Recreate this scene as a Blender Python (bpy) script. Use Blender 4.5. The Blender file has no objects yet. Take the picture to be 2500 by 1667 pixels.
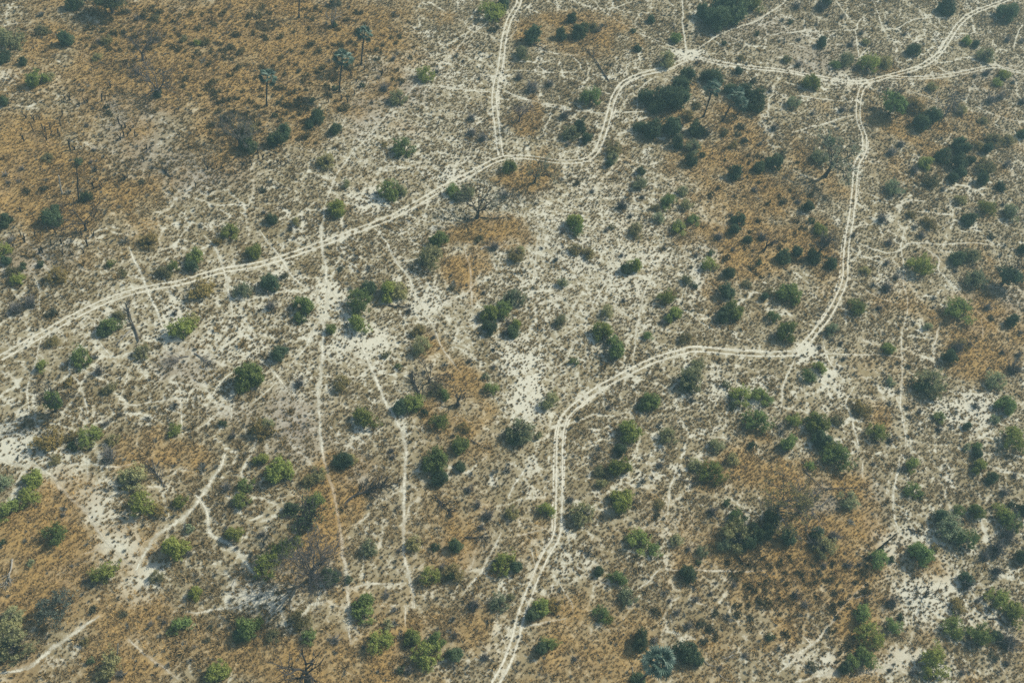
import bpy, math, random
import numpy as np
from mathutils import Vector, Matrix

# ------------------------------------------------------------------ camera, sky, sun, exposure
scene = bpy.context.scene
COL = scene.collection
PW, PH, FPX, CAM_H = 2500.0, 1667.0, 2200.0, 200.0      # photo size, focal length in photo pixels, flying height (m)
TILT, ROLL = math.radians(37.15), math.radians(15.48)   # off the plumb line; camera roll
_right = np.array([1.0, 0, 0]); _up = np.array([0, math.cos(TILT), math.sin(TILT)]); FWD = np.array([0, math.sin(TILT), -math.cos(TILT)])
CR = math.cos(ROLL) * _right + math.sin(ROLL) * _up
CU = -math.sin(ROLL) * _right + math.cos(ROLL) * _up
CP = np.array([0, 0, CAM_H])
cam_data = bpy.data.cameras.new('camera'); cam = bpy.data.objects.new('camera', cam_data); COL.objects.link(cam)
cam_data.sensor_width = 36.0; cam_data.lens = 36.0 * FPX / PW
cam_data.clip_start = 1.0; cam_data.clip_end = 20000.0
cam.matrix_world = Matrix(((CR[0], CU[0], -FWD[0], CP[0]), (CR[1], CU[1], -FWD[1], CP[1]), (CR[2], CU[2], -FWD[2], CP[2]), (0, 0, 0, 1)))
scene.camera = cam

SUN_ELEV, SUN_DIR = math.radians(41.0), math.radians(49.0)   # SUN_DIR: compass in the ground plane, from +X towards +Y
world = bpy.data.worlds.new('World'); scene.world = world; world.use_nodes = True
_wn = world.node_tree; _wn.nodes.clear()
_sky = _wn.nodes.new('ShaderNodeTexSky'); _sky.sky_type = 'NISHITA'; _sky.sun_disc = False
_sky.sun_elevation = SUN_ELEV; _sky.sun_rotation = math.pi / 2 - SUN_DIR
_sky.air_density = 1.3; _sky.dust_density = 1.5
_bg = _wn.nodes.new('ShaderNodeBackground'); _bg.inputs['Strength'].default_value = 0.10
_wo = _wn.nodes.new('ShaderNodeOutputWorld')
_wn.links.new(_sky.outputs[0], _bg.inputs[0]); _wn.links.new(_bg.outputs[0], _wo.inputs[0])
sun_data = bpy.data.lights.new('sun', 'SUN'); sun = bpy.data.objects.new('sun', sun_data); COL.objects.link(sun)
sun_data.energy = 4.6; sun_data.angle = math.radians(0.53); sun_data.color = (1.0, 0.975, 0.86)
_sv = Vector((math.cos(SUN_ELEV) * math.cos(SUN_DIR), math.cos(SUN_ELEV) * math.sin(SUN_DIR), math.sin(SUN_ELEV)))
sun.rotation_euler = (-_sv).to_track_quat('-Z', 'Y').to_euler(); sun.location = (0, 0, 260)
vs = scene.view_settings
vs.view_transform = 'Standard'; vs.look = 'None'; vs.exposure = 0.28; vs.gamma = 1.0; vs.use_curve_mapping = False
scene.cycles.use_denoising = False
scene.cycles.max_bounces = 5; scene.cycles.diffuse_bounces = 2; scene.cycles.transparent_max_bounces = 6
scene.cycles.volume_bounces = 0

rnd = random.Random(7)
rng = np.random.default_rng(11)

# ------------------------------------------------------------------ survey: photo position -> point on the ground
def at(px, py, z=0.0):
    d = FWD * FPX + CR * (px - PW / 2) - CU * (py - PH / 2)
    return CP + d * ((z - CAM_H) / d[2])
def proj(p):
    q = np.asarray(p, float) - CP; zz = q @ FWD
    return PW / 2 + FPX * (q @ CR) / zz, PH / 2 - FPX * (q @ CU) / zz
def ppm(p):                                   # photo pixels per metre at a point
    return FPX / ((np.asarray(p) - CP) @ FWD)
SHEETX, SHEETY, SHEETZ = (0, 620, 1240, 1870), (0, 555, 1107), 2.8
def sheet(s, x, y):                           # survey sheet A..L (4 columns, 3 rows), drawn 2.8 x larger than the photo
    k = 'ABCDEFGHIJKL'.index(s)
    return SHEETX[k % 4] + x / SHEETZ, SHEETY[k // 4] + y / SHEETZ
DK = PW / 2352.0
def height_to(base_px, top_px):
    b = at(*base_px); hs = np.linspace(0.5, 30, 296)
    e = [math.hypot(*(np.array(proj(b + [0, 0, h])) - top_px)) for h in hs]
    return float(hs[int(np.argmin(e))])

# ------------------------------------------------------------------ noise
_tab = {}
def vnoise(x, y, scale, seed=0):
    if seed not in _tab: _tab[seed] = np.random.default_rng(seed + 100).random((256, 256))
    t = _tab[seed]; x = np.asarray(x) / scale; y = np.asarray(y) / scale
    xi = np.floor(x).astype(int); yi = np.floor(y).astype(int); fx = x - xi; fy = y - yi
    fx = fx * fx * (3 - 2 * fx); fy = fy * fy * (3 - 2 * fy)
    a = t[xi & 255, yi & 255]; b = t[(xi + 1) & 255, yi & 255]; c = t[xi & 255, (yi + 1) & 255]; d = t[(xi + 1) & 255, (yi + 1) & 255]
    return (a * (1 - fx) + b * fx) * (1 - fy) + (c * (1 - fx) + d * fx) * fy
def fbm(x, y, scale, seed=0, octaves=3):
    s = 0; a = 1; t = 0
    for o in range(octaves):
        s = s + a * vnoise(x, y, scale / 2 ** o, seed + o); t += a; a *= 0.5
    return s / t
def smooth(e0, e1, v):
    t = np.clip((v - e0) / (e1 - e0), 0, 1); return t * t * (3 - 2 * t)

# ------------------------------------------------------------------ vegetation zones of the ground (full-picture survey, 2352 wide)
ORANGE = [(450,130,430,190,1.0),(150,450,210,130,1.0),(640,60,360,120,1.0),(80,330,150,120,.85),(560,290,190,80,.7),(60,230,120,70,.5),
 (1320,75,130,55,.9),(1190,270,38,40,.9),(1235,405,60,45,.9),(1130,530,110,45,1.0),(1040,610,45,60,.85),(1720,420,180,170,.75),
 (1760,590,140,110,.85),(1640,260,130,60,.65),(2130,300,120,90,.6),(2230,780,110,80,.8),(1010,900,85,110,.8),(1080,1130,110,120,.55),
 (350,1070,90,70,.95),(745,1190,50,115,1.0),(60,1270,160,150,.9),(250,1400,150,80,.8),(1790,1100,160,75,1.0),(1850,1350,270,160,.85),
 (1650,1500,300,110,.65),(830,1500,350,80,.6),(300,1520,80,120,.8),(2270,690,60,50,.5),(1000,1240,80,60,.5),(690,1290,110,70,.7),
 (1990,960,50,110,.5),(120,1130,60,60,.5),(1400,1440,150,60,.35),(2150,590,60,30,.25),(1900,1210,130,60,.9),(1200,1540,1300,210,.5),(2180,700,240,330,.32),(1500,1300,500,200,.32),(150,1400,260,260,.5),(1000,1150,380,240,.3),(2250,700,220,260,.35),(1680,420,260,300,.36),(450,280,500,200,.42),(2150,280,250,160,.4)]
WHITE = [(755,690,35,60,.9),(400,750,40,60,.8),(50,1030,80,45,.8),(1210,900,55,70,.9),(1180,800,60,40,.8),(830,790,70,45,.8),(1720,890,45,30,.9),
 (2230,950,90,50,.85),(1285,660,14,10,1.3),(1040,412,35,20,1),(870,465,50,25,.9),(1330,600,60,60,.5),(1430,640,70,60,.5),(1830,815,45,22,1),
 (1590,132,35,15,1),(190,1180,45,30,1),(320,1330,60,60,.9),(620,1370,70,45,.7),(2150,1380,90,70,.7),(2060,1260,70,70,.8),(2000,1530,170,30,1),
 (960,700,60,60,.6),(900,300,70,50,.4),(1150,440,60,40,.35),(1410,420,120,60,.3),(560,780,90,60,.5),(1660,880,60,50,.5),(2240,800,40,50,.5),
 (480,900,90,60,.35),(1000,150,120,60,.4),(40,190,70,30,.9),(700,930,50,60,.5),(2050,640,40,40,.5),(1480,590,60,40,.6),(1590,620,40,80,.5),
 (1160,520,60,80,.5),(1310,400,60,40,.3),(1900,860,40,60,.5),(1950,180,60,20,.7),(1300,560,380,220,.34),(560,740,380,160,.28),(1000,340,260,120,.26),(1250,800,250,130,.2),(2150,850,250,250,.12),(600,650,250,80,.2),(20,1020,100,40,.9),(110,1095,70,55,.9),(190,1175,60,50,.9),(260,1250,55,60,.9),(1540,1250,70,80,.35),(1320,1270,80,60,.3)]
GREY = [(300,250,90,40,.9),(330,330,60,40,.9),(900,200,70,40,.8),(430,400,130,40,.7),(700,980,60,70,.9),(560,960,60,40,.5),(720,1050,90,40,.5),
 (450,830,60,30,.7),(1660,560,60,40,.5),(1880,130,90,40,.6),(2300,200,60,50,.5),(640,1330,70,60,.4),(1880,1150,90,60,.6),(2300,720,60,50,.6),
 (1750,70,90,40,.5),(60,600,120,30,.7),(800,1120,60,40,.7),(1090,1220,70,40,.6),(460,60,60,40,.4),(850,260,60,50,.7),(1960,1130,60,50,.5),(360,1420,60,40,.4)]
def _zone(tab):
    out = []
    for cx, cy, rx, ry, s in tab:
        c = at(cx * DK, cy * DK); a = at((cx + rx) * DK, cy * DK) - c; b = at(cx * DK, (cy + ry) * DK) - c
        out.append((c[:2], np.linalg.inv(np.array([[a[0], b[0]], [a[1], b[1]]])), s))
    return out
ZO, ZW, ZG = _zone(ORANGE), _zone(WHITE), _zone(GREY)
def zone_value(z, x, y, warp=5.0, soft=0.75):
    wx = x + (fbm(x, y, 16, 21, 5) - .5) * warp * 5; wy = y + (fbm(x, y, 16, 31, 5) - .5) * warp * 5
    v = np.zeros_like(wx)
    for c, m, s in z:
        dx = wx - c[0]; dy = wy - c[1]
        q = np.sqrt((m[0, 0] * dx + m[0, 1] * dy) ** 2 + (m[1, 0] * dx + m[1, 1] * dy) ** 2)
        v = np.maximum(v, s * (1 - smooth(1 - soft, 1 + soft, q)))
    return v

# ------------------------------------------------------------------ tracks and trails
def D(*p): return [(x * DK, y * DK) for x, y in p]
def S(s, *p): return [sheet(s, x, y) for x, y in p]
TRACKS = [
 D((-30,838),(0,820),(100,765),(190,715),(270,681),(340,662),(420,647),(500,623),(590,607),(650,590),(740,559),(820,530),(900,498),(970,460),(1030,425),(1080,400),(1130,373),(1165,362),(1220,362),(1290,371),(1345,366),(1370,345),(1385,310),(1400,260),(1410,225),(1430,195),(1470,175),(1530,158),(1570,140),(1592,132),(1640,143),(1710,155),(1800,165),(1860,175),(1930,187),(1985,190),(2040,176),(2110,155),(2150,130),(2180,90),(2200,60),(2235,30),(2300,5),(2340,-12)),
 D((1150,358),(1146,330),(1140,280),(1135,230),(1140,190),(1150,150),(1158,90),(1170,45),(1190,10),(1196,-20)),
 D((2000,187),(1980,205),(1972,235),(1972,275),(1985,312),(1985,345),(1968,380),(1962,440),(1955,500),(1945,560),(1942,600),(1938,650),(1905,720),(1865,772),(1832,808)),
 D((1832,812),(1770,815),(1700,812),(1600,804),(1560,812),(1500,830),(1440,858),(1380,890),(1330,925),(1300,955),(1288,990),(1285,1040),(1285,1100),(1283,1180),(1278,1230),(1250,1280),(1220,1350),(1195,1420),(1183,1470),(1160,1530),(1125,1590)),
 D((2040,178),(2090,180),(2150,178),(2220,167),(2280,155),(2330,165),(2380,172)),
]
T_ = []
def tr(w, *polys):
    for p in polys: T_.append((w, p))
tr(1.3, D((745,475),(740,540),(750,600),(756,660),(746,700),(740,760),(738,830),(735,900),(735,980),(745,1050),(770,1150),(785,1230),(795,1310),(800,1400),(806,1480)),
        D((756,660),(790,720),(820,780),(860,850),(880,910),(910,960),(930,1010),(932,1080),(930,1180),(932,1250),(940,1310),(952,1395)),
        )
tr(0.75, D((745,475),(775,400),(830,330),(900,250),(960,190),(1010,150),(1080,80),(1150,30)))
tr(1.0, D((965,195),(1060,205),(1140,214)), D((1165,212),(1250,240),(1320,255),(1395,262)))
tr(0.8, S('C',(110,480),(300,500),(460,490),(490,450),(400,370)), S('C',(0,620),(60,660),(250,710),(400,735),(480,770)), S('C',(540,590),(620,625),(700,650)),
        S('C',(590,0),(640,70),(800,170),(950,250),(1100,310),(1220,372)), S('C',(1400,270),(1450,310),(1500,360)), S('C',(640,70),(740,50),(850,10)),
        S('C',(300,770),(290,810),(260,860),(240,920)), S('C',(30,480),(110,480)), S('C',(60,200),(10,260)), S('C',(800,510),(830,440),(960,400)),
        S('C',(890,640),(880,720),(860,830)), S('C',(880,640),(930,580),(1010,530)))
tr(1.0, S('C',(1195,-10),(1195,170),(1222,365)), S('C',(1280,350),(1400,270),(1550,195),(1700,150),(1764,110),(1870,40),(1900,-5)), S('C',(730,770),(860,770),(950,765)))
tr(0.9, S('D',(0,245),(160,232),(350,215),(600,205),(620,170),(690,100)), S('D',(610,210),(625,330),(635,400)), S('D',(800,210),(900,190),(1000,140),(1100,130),(1290,130)),
        S('D',(70,120),(160,240)), S('D',(740,20),(790,170),(810,215)), S('D',(200,660),(380,685),(520,695)), S('D',(180,910),(400,850),(600,790)),
        S('D',(1440,740),(1560,790),(1700,830),(1760,835)), S('D',(1690,340),(1720,240),(1750,180)), S('D',(1690,880),(1720,960),(1745,1020)), S('D',(960,620),(1060,650),(1180,690)),
        S('D',(870,1420),(980,1370),(1100,1375)), S('D',(640,390),(720,320)), S('D',(1400,560),(1440,610)), S('D',(480,10),(600,160)))
tr(1.1, S('E',(880,130),(920,220),(960,290),(1000,400),(1040,480),(1080,590),(1120,700),(1140,840)), S('E',(1390,50),(1460,120),(1510,250),(1550,360),(1570,480),(1590,600)))
tr(0.8, S('E',(282,735),(270,850),(240,970),(200,1100),(195,1300)), S('E',(195,1190),(100,1260),(40,1310)), S('E',(640,640),(660,730),(700,800),(760,880)),
        S('E',(600,720),(500,880),(480,980),(540,1080),(590,1230),(600,1290),(560,1400)), S('E',(880,930),(860,1030),(810,1190)), S('E',(1000,980),(950,1040)),
        S('E',(1190,1000),(1220,1120),(1240,1300),(1250,1420)), S('E',(1580,1130),(1580,1320)), S('E',(1700,870),(1620,960),(1500,1060),(1430,1200)), S('E',(270,560),(265,400),(230,330)),
        S('E',(800,1200),(900,1210),(1050,1190),(1400,1150)))
tr(1.0, S('F',(40,20),(180,190),(280,330),(400,450)), S('F',(820,0),(900,90),(970,230),(1060,360),(1100,460),(1160,560),(1240,680),(1280,790),(1350,900),(1420,1000)), S('F',(970,230),(1060,225),(1150,200)),
        S('F',(470,600),(400,730),(340,850),(240,950)), S('F',(30,900),(150,1000),(230,1110)), S('F',(150,1060),(70,1130),(-10,1200)), S('F',(1290,520),(1400,480),(1480,430),(1560,290)), S('F',(1440,130),(1475,300),(1490,420),(1500,570)))
tr(0.8, S('G',(720,190),(680,320),(640,430),(590,520),(540,630),(480,680),(340,780)), S('G',(880,180),(980,270),(960,380),(930,480),(900,570),(870,660),(865,800),(850,920)), S('G',(730,390),(840,350),(960,330)),
        S('G',(730,520),(770,580),(850,610)), S('G',(1160,520),(1250,600),(1430,720)), S('G',(1200,420),(1180,520)), S('G',(200,60),(190,250),(170,500)), S('G',(440,800),(400,900),(330,960)), S('G',(1140,820),(1130,960)))
tr(0.9, S('H',(940,0),(930,150),(945,250),(940,400),(965,500),(960,620),(930,740),(930,850),(930,1000),(925,1150),(920,1250),(940,1400),(950,1520)), S('H',(620,110),(820,170),(920,150),(1000,110),(1200,120),(1400,110),(1550,120)),
        S('H',(1000,100),(1170,200),(1180,300),(1330,440)), S('H',(600,370),(760,480),(920,520)), S('H',(370,870),(600,860),(880,870),(1000,930)), S('H',(390,780),(430,900),(540,1060)), S('H',(190,910),(130,1060),(100,1220)),
        S('H',(600,1090),(550,1200),(590,1300),(640,1520)), S('H',(1440,570),(1600,720)), S('H',(1470,620),(1480,760)), S('H',(1200,640),(1170,760),(1150,880),(1160,960)))
tr(1.2, S('I',(-30,10),(150,80),(330,130),(480,290),(620,420),(700,560),(800,660),(880,740),(930,800),(960,850)))
tr(1.5, S('I',(930,800),(990,680),(1080,560),(1180,490),(1290,400),(1350,330),(1400,250),(1500,100),(1540,0)), S('I',(1340,280),(1420,400),(1450,550),(1540,600),(1650,710),(1740,830)), S('I',(0,1500),(200,1440),(400,1290),(560,1180),(680,1110)))
tr(1.0, S('I',(560,690),(700,650),(790,650)), S('I',(620,70),(800,100),(960,60)), S('I',(880,1270),(1000,1370),(1100,1450),(1220,1540)), S('I',(1260,1080),(1400,1080),(1620,1050)), S('I',(600,60),(600,200)))
tr(0.9, S('J',(1690,540),(1600,700),(1530,840),(1420,970)), S('J',(1040,1030),(1035,1180)), S('J',(1000,890),(800,890),(660,920)), S('J',(1130,780),(1170,740)), S('J',(700,480),(800,400)))
tr(0.8, S('K',(165,40),(60,200),(0,300)), S('K',(1160,60),(1100,240),(1090,420)), S('K',(1050,780),(960,860),(880,930)), S('K',(70,560),(300,505)), S('K',(160,600),(185,760)), S('K',(60,1180),(230,1150),(400,1120)),
        S('K',(350,880),(430,1000),(450,1090)), S('K',(880,520),(1000,480),(1090,410)), S('K',(1060,790),(1500,800),(1764,800)), S('K',(790,1130),(830,1070)))
tr(1.0, S('L',(660,60),(660,170)), S('L',(910,20),(890,160),(870,300),(900,540)), S('L',(690,880),(560,1000),(440,1170),(320,1310),(200,1400),(80,1500)), S('L',(260,1250),(320,1310)), S('L',(200,1560),(450,1510),(700,1480),(1000,1400)))
TRAILS = T_

def catmull(pts, step):
    P = [np.array(p[:2], float) for p in pts]
    P = [2 * P[0] - P[1]] + P + [2 * P[-1] - P[-2]]; out = []
    for i in range(1, len(P) - 2):
        n = max(2, int(np.linalg.norm(P[i + 1] - P[i]) / step))
        for k in range(n):
            t = k / n; a, b, c, d = P[i - 1], P[i], P[i + 1], P[i + 2]
            out.append(0.5 * (2 * b + (c - a) * t + (2 * a - 5 * b + 4 * c - d) * t * t + (3 * b - a - 3 * c + d) * t ** 3))
    out.append(P[-2]); return np.array(out)
def normals(c):
    t = np.gradient(c, axis=0); t /= np.linalg.norm(t, axis=1)[:, None] + 1e-9
    return np.stack([-t[:, 1], t[:, 0]], 1)
track_lines = [catmull([at(*p) for p in t], 0.5) for t in TRACKS]
trail_lines = []
for k, (w, t) in enumerate(TRAILS):
    c = catmull([at(*p) for p in t], 0.5); s = np.arange(len(c)) * 0.5
    wob = (vnoise(s, s * 0 + k * 7.3, 9.0, 5) - .5) * 1.0 + (vnoise(s, s * 0 + k * 3.1, 2.5, 6) - .5) * 0.5
    fade = np.minimum(1, np.minimum(s, s[-1] - s) / 5.0)
    trail_lines.append((w, c + normals(c) * (wob * fade)[:, None], fade))

# rasters (0.25 m) of the distance to ruts and to trails, used to keep grass off them
GX0, GX1, GY0, GY1, RC = -226.0, 226.0, 6.0, 446.0, 0.25
RNX, RNY = int((GX1 - GX0) / RC), int((GY1 - GY0) / RC)
def stamp(raster, pts, rad, div):
    n = int(rad / RC) + 1; o = np.arange(-n, n + 1)
    ox, oy = np.meshgrid(o, o)
    ix = np.floor((pts[:, 0] - GX0) / RC).astype(int); iy = np.floor((pts[:, 1] - GY0) / RC).astype(int)
    X = ix[:, None] + ox.ravel()[None]; Y = iy[:, None] + oy.ravel()[None]
    dx = GX0 + (X + .5) * RC - pts[:, 0][:, None]; dy = GY0 + (Y + .5) * RC - pts[:, 1][:, None]
    dd = np.sqrt(dx * dx + dy * dy) / div
    ok = (X >= 0) & (X < RNX) & (Y >= 0) & (Y < RNY)
    np.minimum.at(raster, (X[ok], Y[ok]), dd[ok])
R_RUT = np.full((RNX, RNY), 9.0); R_TRAIL = np.full((RNX, RNY), 9.0)
GAUGE = 1.55
for c in track_lines:
    n = normals(c)
    for s in (-.5, .5): stamp(R_RUT, c + n * (s * GAUGE), 2.2, 1.0)
for w, c, fade in trail_lines: stamp(R_TRAIL, c, w * 1.6, w * .5)
def rlook(r, x, y):
    ix = np.clip(((x - GX0) / RC).astype(int), 0, RNX - 1); iy = np.clip(((y - GY0) / RC).astype(int), 0, RNY - 1)
    return r[ix, iy]

# fine web of game paths: wandering cell borders, some of them trodden
def web(x, y, cell, seed, keepp):
    t = .14 + .72 * np.random.default_rng(seed).random((64, 64, 2)); e = np.random.default_rng(seed + 1).random(65536)
    x = x + (fbm(x, y, cell * .5, seed % 50 + 3, 3) - .5) * cell * .34; y = y + (fbm(x, y, cell * .5, seed % 50 + 9, 3) - .5) * cell * .34
    u = x / cell; v = y / cell; ci = np.floor(u).astype(int); cj = np.floor(v).astype(int)
    f1 = np.full(u.shape, 9.); f2 = f1.copy(); i1 = np.zeros(u.shape, int); i2 = i1.copy()
    for a in (-1, 0, 1):
        for b in (-1, 0, 1):
            ii = (ci + a) & 63; jj = (cj + b) & 63; q = t[ii, jj]; d = np.hypot(ci + a + q[..., 0] - u, cj + b + q[..., 1] - v); k = ii * 64 + jj
            m1 = d < f1; m2 = (~m1) & (d < f2)
            f2 = np.where(m1, f1, np.where(m2, d, f2)); i2 = np.where(m1, i1, np.where(m2, k, i2)); f1 = np.where(m1, d, f1); i1 = np.where(m1, k, i1)
    on = e[(np.minimum(i1, i2) * 131 + np.maximum(i1, i2) * 7) & 65535] < keepp
    return np.where(on, (f2 - f1) * cell * .5, 9.0)
def web_near(x, y): return np.minimum(web(x, y, 17.0, 901, .85) / .25, web(x, y, 9.0, 911, .45) / .19)      # 1 = edge of a path

# ------------------------------------------------------------------ materials
def mat(name):
    m = bpy.data.materials.new(name); m.use_nodes = True; m.node_tree.nodes.clear(); return m, m.node_tree
def nd(nt, typ, **kw):
    n = nt.nodes.new(typ)
    for k, v in kw.items():
        if k == 'inp':
            for a, b in v.items(): n.inputs[a].default_value = b
        else: setattr(n, k, v)
    return n
def mixc(nt, fac, a, b, blend='MIX'):
    n = nt.nodes.new('ShaderNodeMix'); n.data_type = 'RGBA'; n.blend_type = blend
    for sock, v in ((0, fac), (6, a), (7, b)):
        if isinstance(v, (int, float)): n.inputs[sock].default_value = v
        elif isinstance(v, tuple): n.inputs[sock].default_value = (*v, 1) if len(v) == 3 else v
        else: nt.links.new(v, n.inputs[sock])
    return n.outputs[2]
def math_(nt, op, a, b=0.0, clamp=False):
    n = nt.nodes.new('ShaderNodeMath'); n.operation = op; n.use_clamp = clamp
    for i, v in enumerate((a, b)):
        if isinstance(v, (int, float)): n.inputs[i].default_value = v
        else: nt.links.new(v, n.inputs[i])
    return n.outputs[0]
def ramp(nt, v, lo, hi):
    n = nt.nodes.new('ShaderNodeMapRange'); n.interpolation_type = 'SMOOTHSTEP'
    nt.links.new(v, n.inputs[0]); n.inputs[1].default_value = lo; n.inputs[2].default_value = hi; return n.outputs[0]
def noise(nt, vec, scale, detail=3, rough=.55):
    n = nt.nodes.new('ShaderNodeTexNoise'); n.inputs['Scale'].default_value = scale; n.inputs['Detail'].default_value = detail; n.inputs['Roughness'].default_value = rough
    nt.links.new(vec, n.inputs['Vector']); return n.outputs[0]
def rough_bsdf(nt, col, rough=.95):
    b = nd(nt, 'ShaderNodeBsdfPrincipled'); b.inputs['Roughness'].default_value = rough; b.inputs['Specular IOR Level'].default_value = .15
    if isinstance(col, tuple): b.inputs['Base Color'].default_value = (*col, 1)
    else: nt.links.new(col, b.inputs['Base Color'])
    return b
def out(nt, sh):
    o = nd(nt, 'ShaderNodeOutputMaterial'); nt.links.new(sh, o.inputs[0]); return o

C_SAND = (.52, .488, .38); C_SAND2 = (.275, .228, .135); C_STRAW = (.195, .152, .075); C_ORANGE = (.36, .235, .085); C_ORANGE2 = (.235, .152, .058); C_GREY = (.30, .265, .21)
m_ground, nt = mat('ground_soil')
geo = nd(nt, 'ShaderNodeNewGeometry'); pos = geo.outputs['Position']
zn = nd(nt, 'ShaderNodeAttribute', attribute_name='zone'); sep = nd(nt, 'ShaderNodeSeparateColor'); nt.links.new(zn.outputs['Color'], sep.inputs[0])
zo, zw, zg = sep.outputs[0], sep.outputs[1], sep.outputs[2]
n1 = noise(nt, pos, .55, 4, .6); n2 = noise(nt, pos, 1.9, 4, .62); n3 = noise(nt, pos, .11, 3, .5)
litter = ramp(nt, math_(nt, 'SUBTRACT', math_(nt, 'ADD', math_(nt, 'MULTIPLY', n1, .6), math_(nt, 'MULTIPLY', n2, .4)), math_(nt, 'MULTIPLY', zw, .27)), .305, .51)
c = mixc(nt, litter, C_SAND, C_SAND2)
c = mixc(nt, math_(nt, 'MULTIPLY', litter, ramp(nt, n3, .45, .70)), c, C_STRAW)
cg = mixc(nt, ramp(nt, n2, .35, .65), C_GREY, (.25, .20, .15))
c = mixc(nt, zg, c, cg)
co = mixc(nt, ramp(nt, math_(nt, 'ADD', math_(nt, 'MULTIPLY', n1, .5), math_(nt, 'MULTIPLY', n2, .5)), .38, .62), C_ORANGE, C_ORANGE2)
co = mixc(nt, math_(nt, 'MULTIPLY', ramp(nt, n3, .5, .75), .6), co, (.30, .22, .13))
c = mixc(nt, zo, c, co)
bs = rough_bsdf(nt, c)
bmp = nd(nt, 'ShaderNodeBump', inp={'Strength': .7, 'Distance': .12}); nt.links.new(math_(nt, 'ADD', n2, math_(nt, 'MULTIPLY', n1, .8)), bmp.inputs['Height']); nt.links.new(bmp.outputs[0], bs.inputs['Normal'])
out(nt, bs.outputs[0])

def path_material(name, c0, c1, soft0, soft1, faint):
    m, nt = mat(name)
    pos = nd(nt, 'ShaderNodeNewGeometry').outputs['Position']
    ac = nd(nt, 'ShaderNodeAttribute', attribute_name='across').outputs['Fac']; og = nd(nt, 'ShaderNodeAttribute', attribute_name='orange').outputs['Fac']
    n1 = noise(nt, pos, 1.6, 3, .6); n2 = noise(nt, pos, 5.0, 2, .6)
    c = mixc(nt, ramp(nt, n1, .35, .7), c0, c1)
    c = mixc(nt, og, c, mixc(nt, ramp(nt, n1, .35, .65), (.38, .25, .12), (.30, .185, .08)))
    edge = math_(nt, 'ADD', math_(nt, 'ABSOLUTE', ac), math_(nt, 'MULTIPLY', math_(nt, 'SUBTRACT', math_(nt, 'ADD', n1, n2), 1.0), 1.5))
    a = ramp(nt, edge, soft1, soft0)
    nt.links.new(edge, a.node.inputs[0])
    worn = math_(nt, 'ADD', math_(nt, 'MULTIPLY', ramp(nt, noise(nt, pos, .28, 3, .6), .34, .58), 1 - faint), faint)
    a = math_(nt, 'MULTIPLY', a, worn)
    b = rough_bsdf(nt, c); t = nd(nt, 'ShaderNodeBsdfTransparent'); mx = nd(nt, 'ShaderNodeMixShader')
    nt.links.new(a, mx.inputs[0]); nt.links.new(t.outputs[0], mx.inputs[1]); nt.links.new(b.outputs[0], mx.inputs[2]); out(nt, mx.outputs[0]); return m
m_rut = path_material('wheel_rut_sand', (.61, .57, .45), (.52, .47, .35), .60, 1.05, .80)
m_trail = path_material('trail_sand', (.62, .585, .465), (.51, .465, .345), .10, 1.0, .42)

def leaf_material():
    m, nt = mat('leaf')
    oi = nd(nt, 'ShaderNodeObjectInfo'); lv = nd(nt, 'ShaderNodeAttribute', attribute_name='leafvar').outputs['Fac']
    v = math_(nt, 'MULTIPLY_ADD', lv, .9); v.node.inputs[2].default_value = .6
    c = mixc(nt, 1.0, oi.outputs['Color'], v, 'MULTIPLY')
    c = mixc(nt, math_(nt, 'MULTIPLY', ramp(nt, lv, .75, 1.0), .35), c, (.24, .23, .08))
    b = rough_bsdf(nt, c, .7); t = nd(nt, 'ShaderNodeBsdfTranslucent'); nt.links.new(c, t.inputs[0]); mx = nd(nt, 'ShaderNodeMixShader'); mx.inputs[0].default_value = .35
    nt.links.new(b.outputs[0], mx.inputs[1]); nt.links.new(t.outputs[0], mx.inputs[2]); out(nt, mx.outputs[0]); return m
m_leaf = leaf_material()
m_wood, nt = mat('weathered_wood')
oi = nd(nt, 'ShaderNodeObjectInfo'); pos = nd(nt, 'ShaderNodeNewGeometry').outputs['Position']
out(nt, rough_bsdf(nt, mixc(nt, 1.0, oi.outputs['Color'], math_(nt, 'ADD', math_(nt, 'MULTIPLY', noise(nt, pos, 4.0, 3), 1.0), .5), 'MULTIPLY'), .9).outputs[0])
m_grass, nt = mat('dry_grass_blade')
ti = nd(nt, 'ShaderNodeAttribute', attribute_name='tint'); ti.attribute_type = 'INSTANCER'
lv = nd(nt, 'ShaderNodeAttribute', attribute_name='leafvar').outputs['Fac']
cc = mixc(nt, 1.0, ti.outputs['Color'], math_(nt, 'ADD', math_(nt, 'MULTIPLY', lv, .8), .6), 'MULTIPLY')
b = rough_bsdf(nt, cc, .8); t = nd(nt, 'ShaderNodeBsdfTranslucent'); nt.links.new(cc, t.inputs[0]); mx = nd(nt, 'ShaderNodeMixShader'); mx.inputs[0].default_value = .2
nt.links.new(b.outputs[0], mx.inputs[1]); nt.links.new(t.outputs[0], mx.inputs[2]); out(nt, mx.outputs[0])

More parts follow.
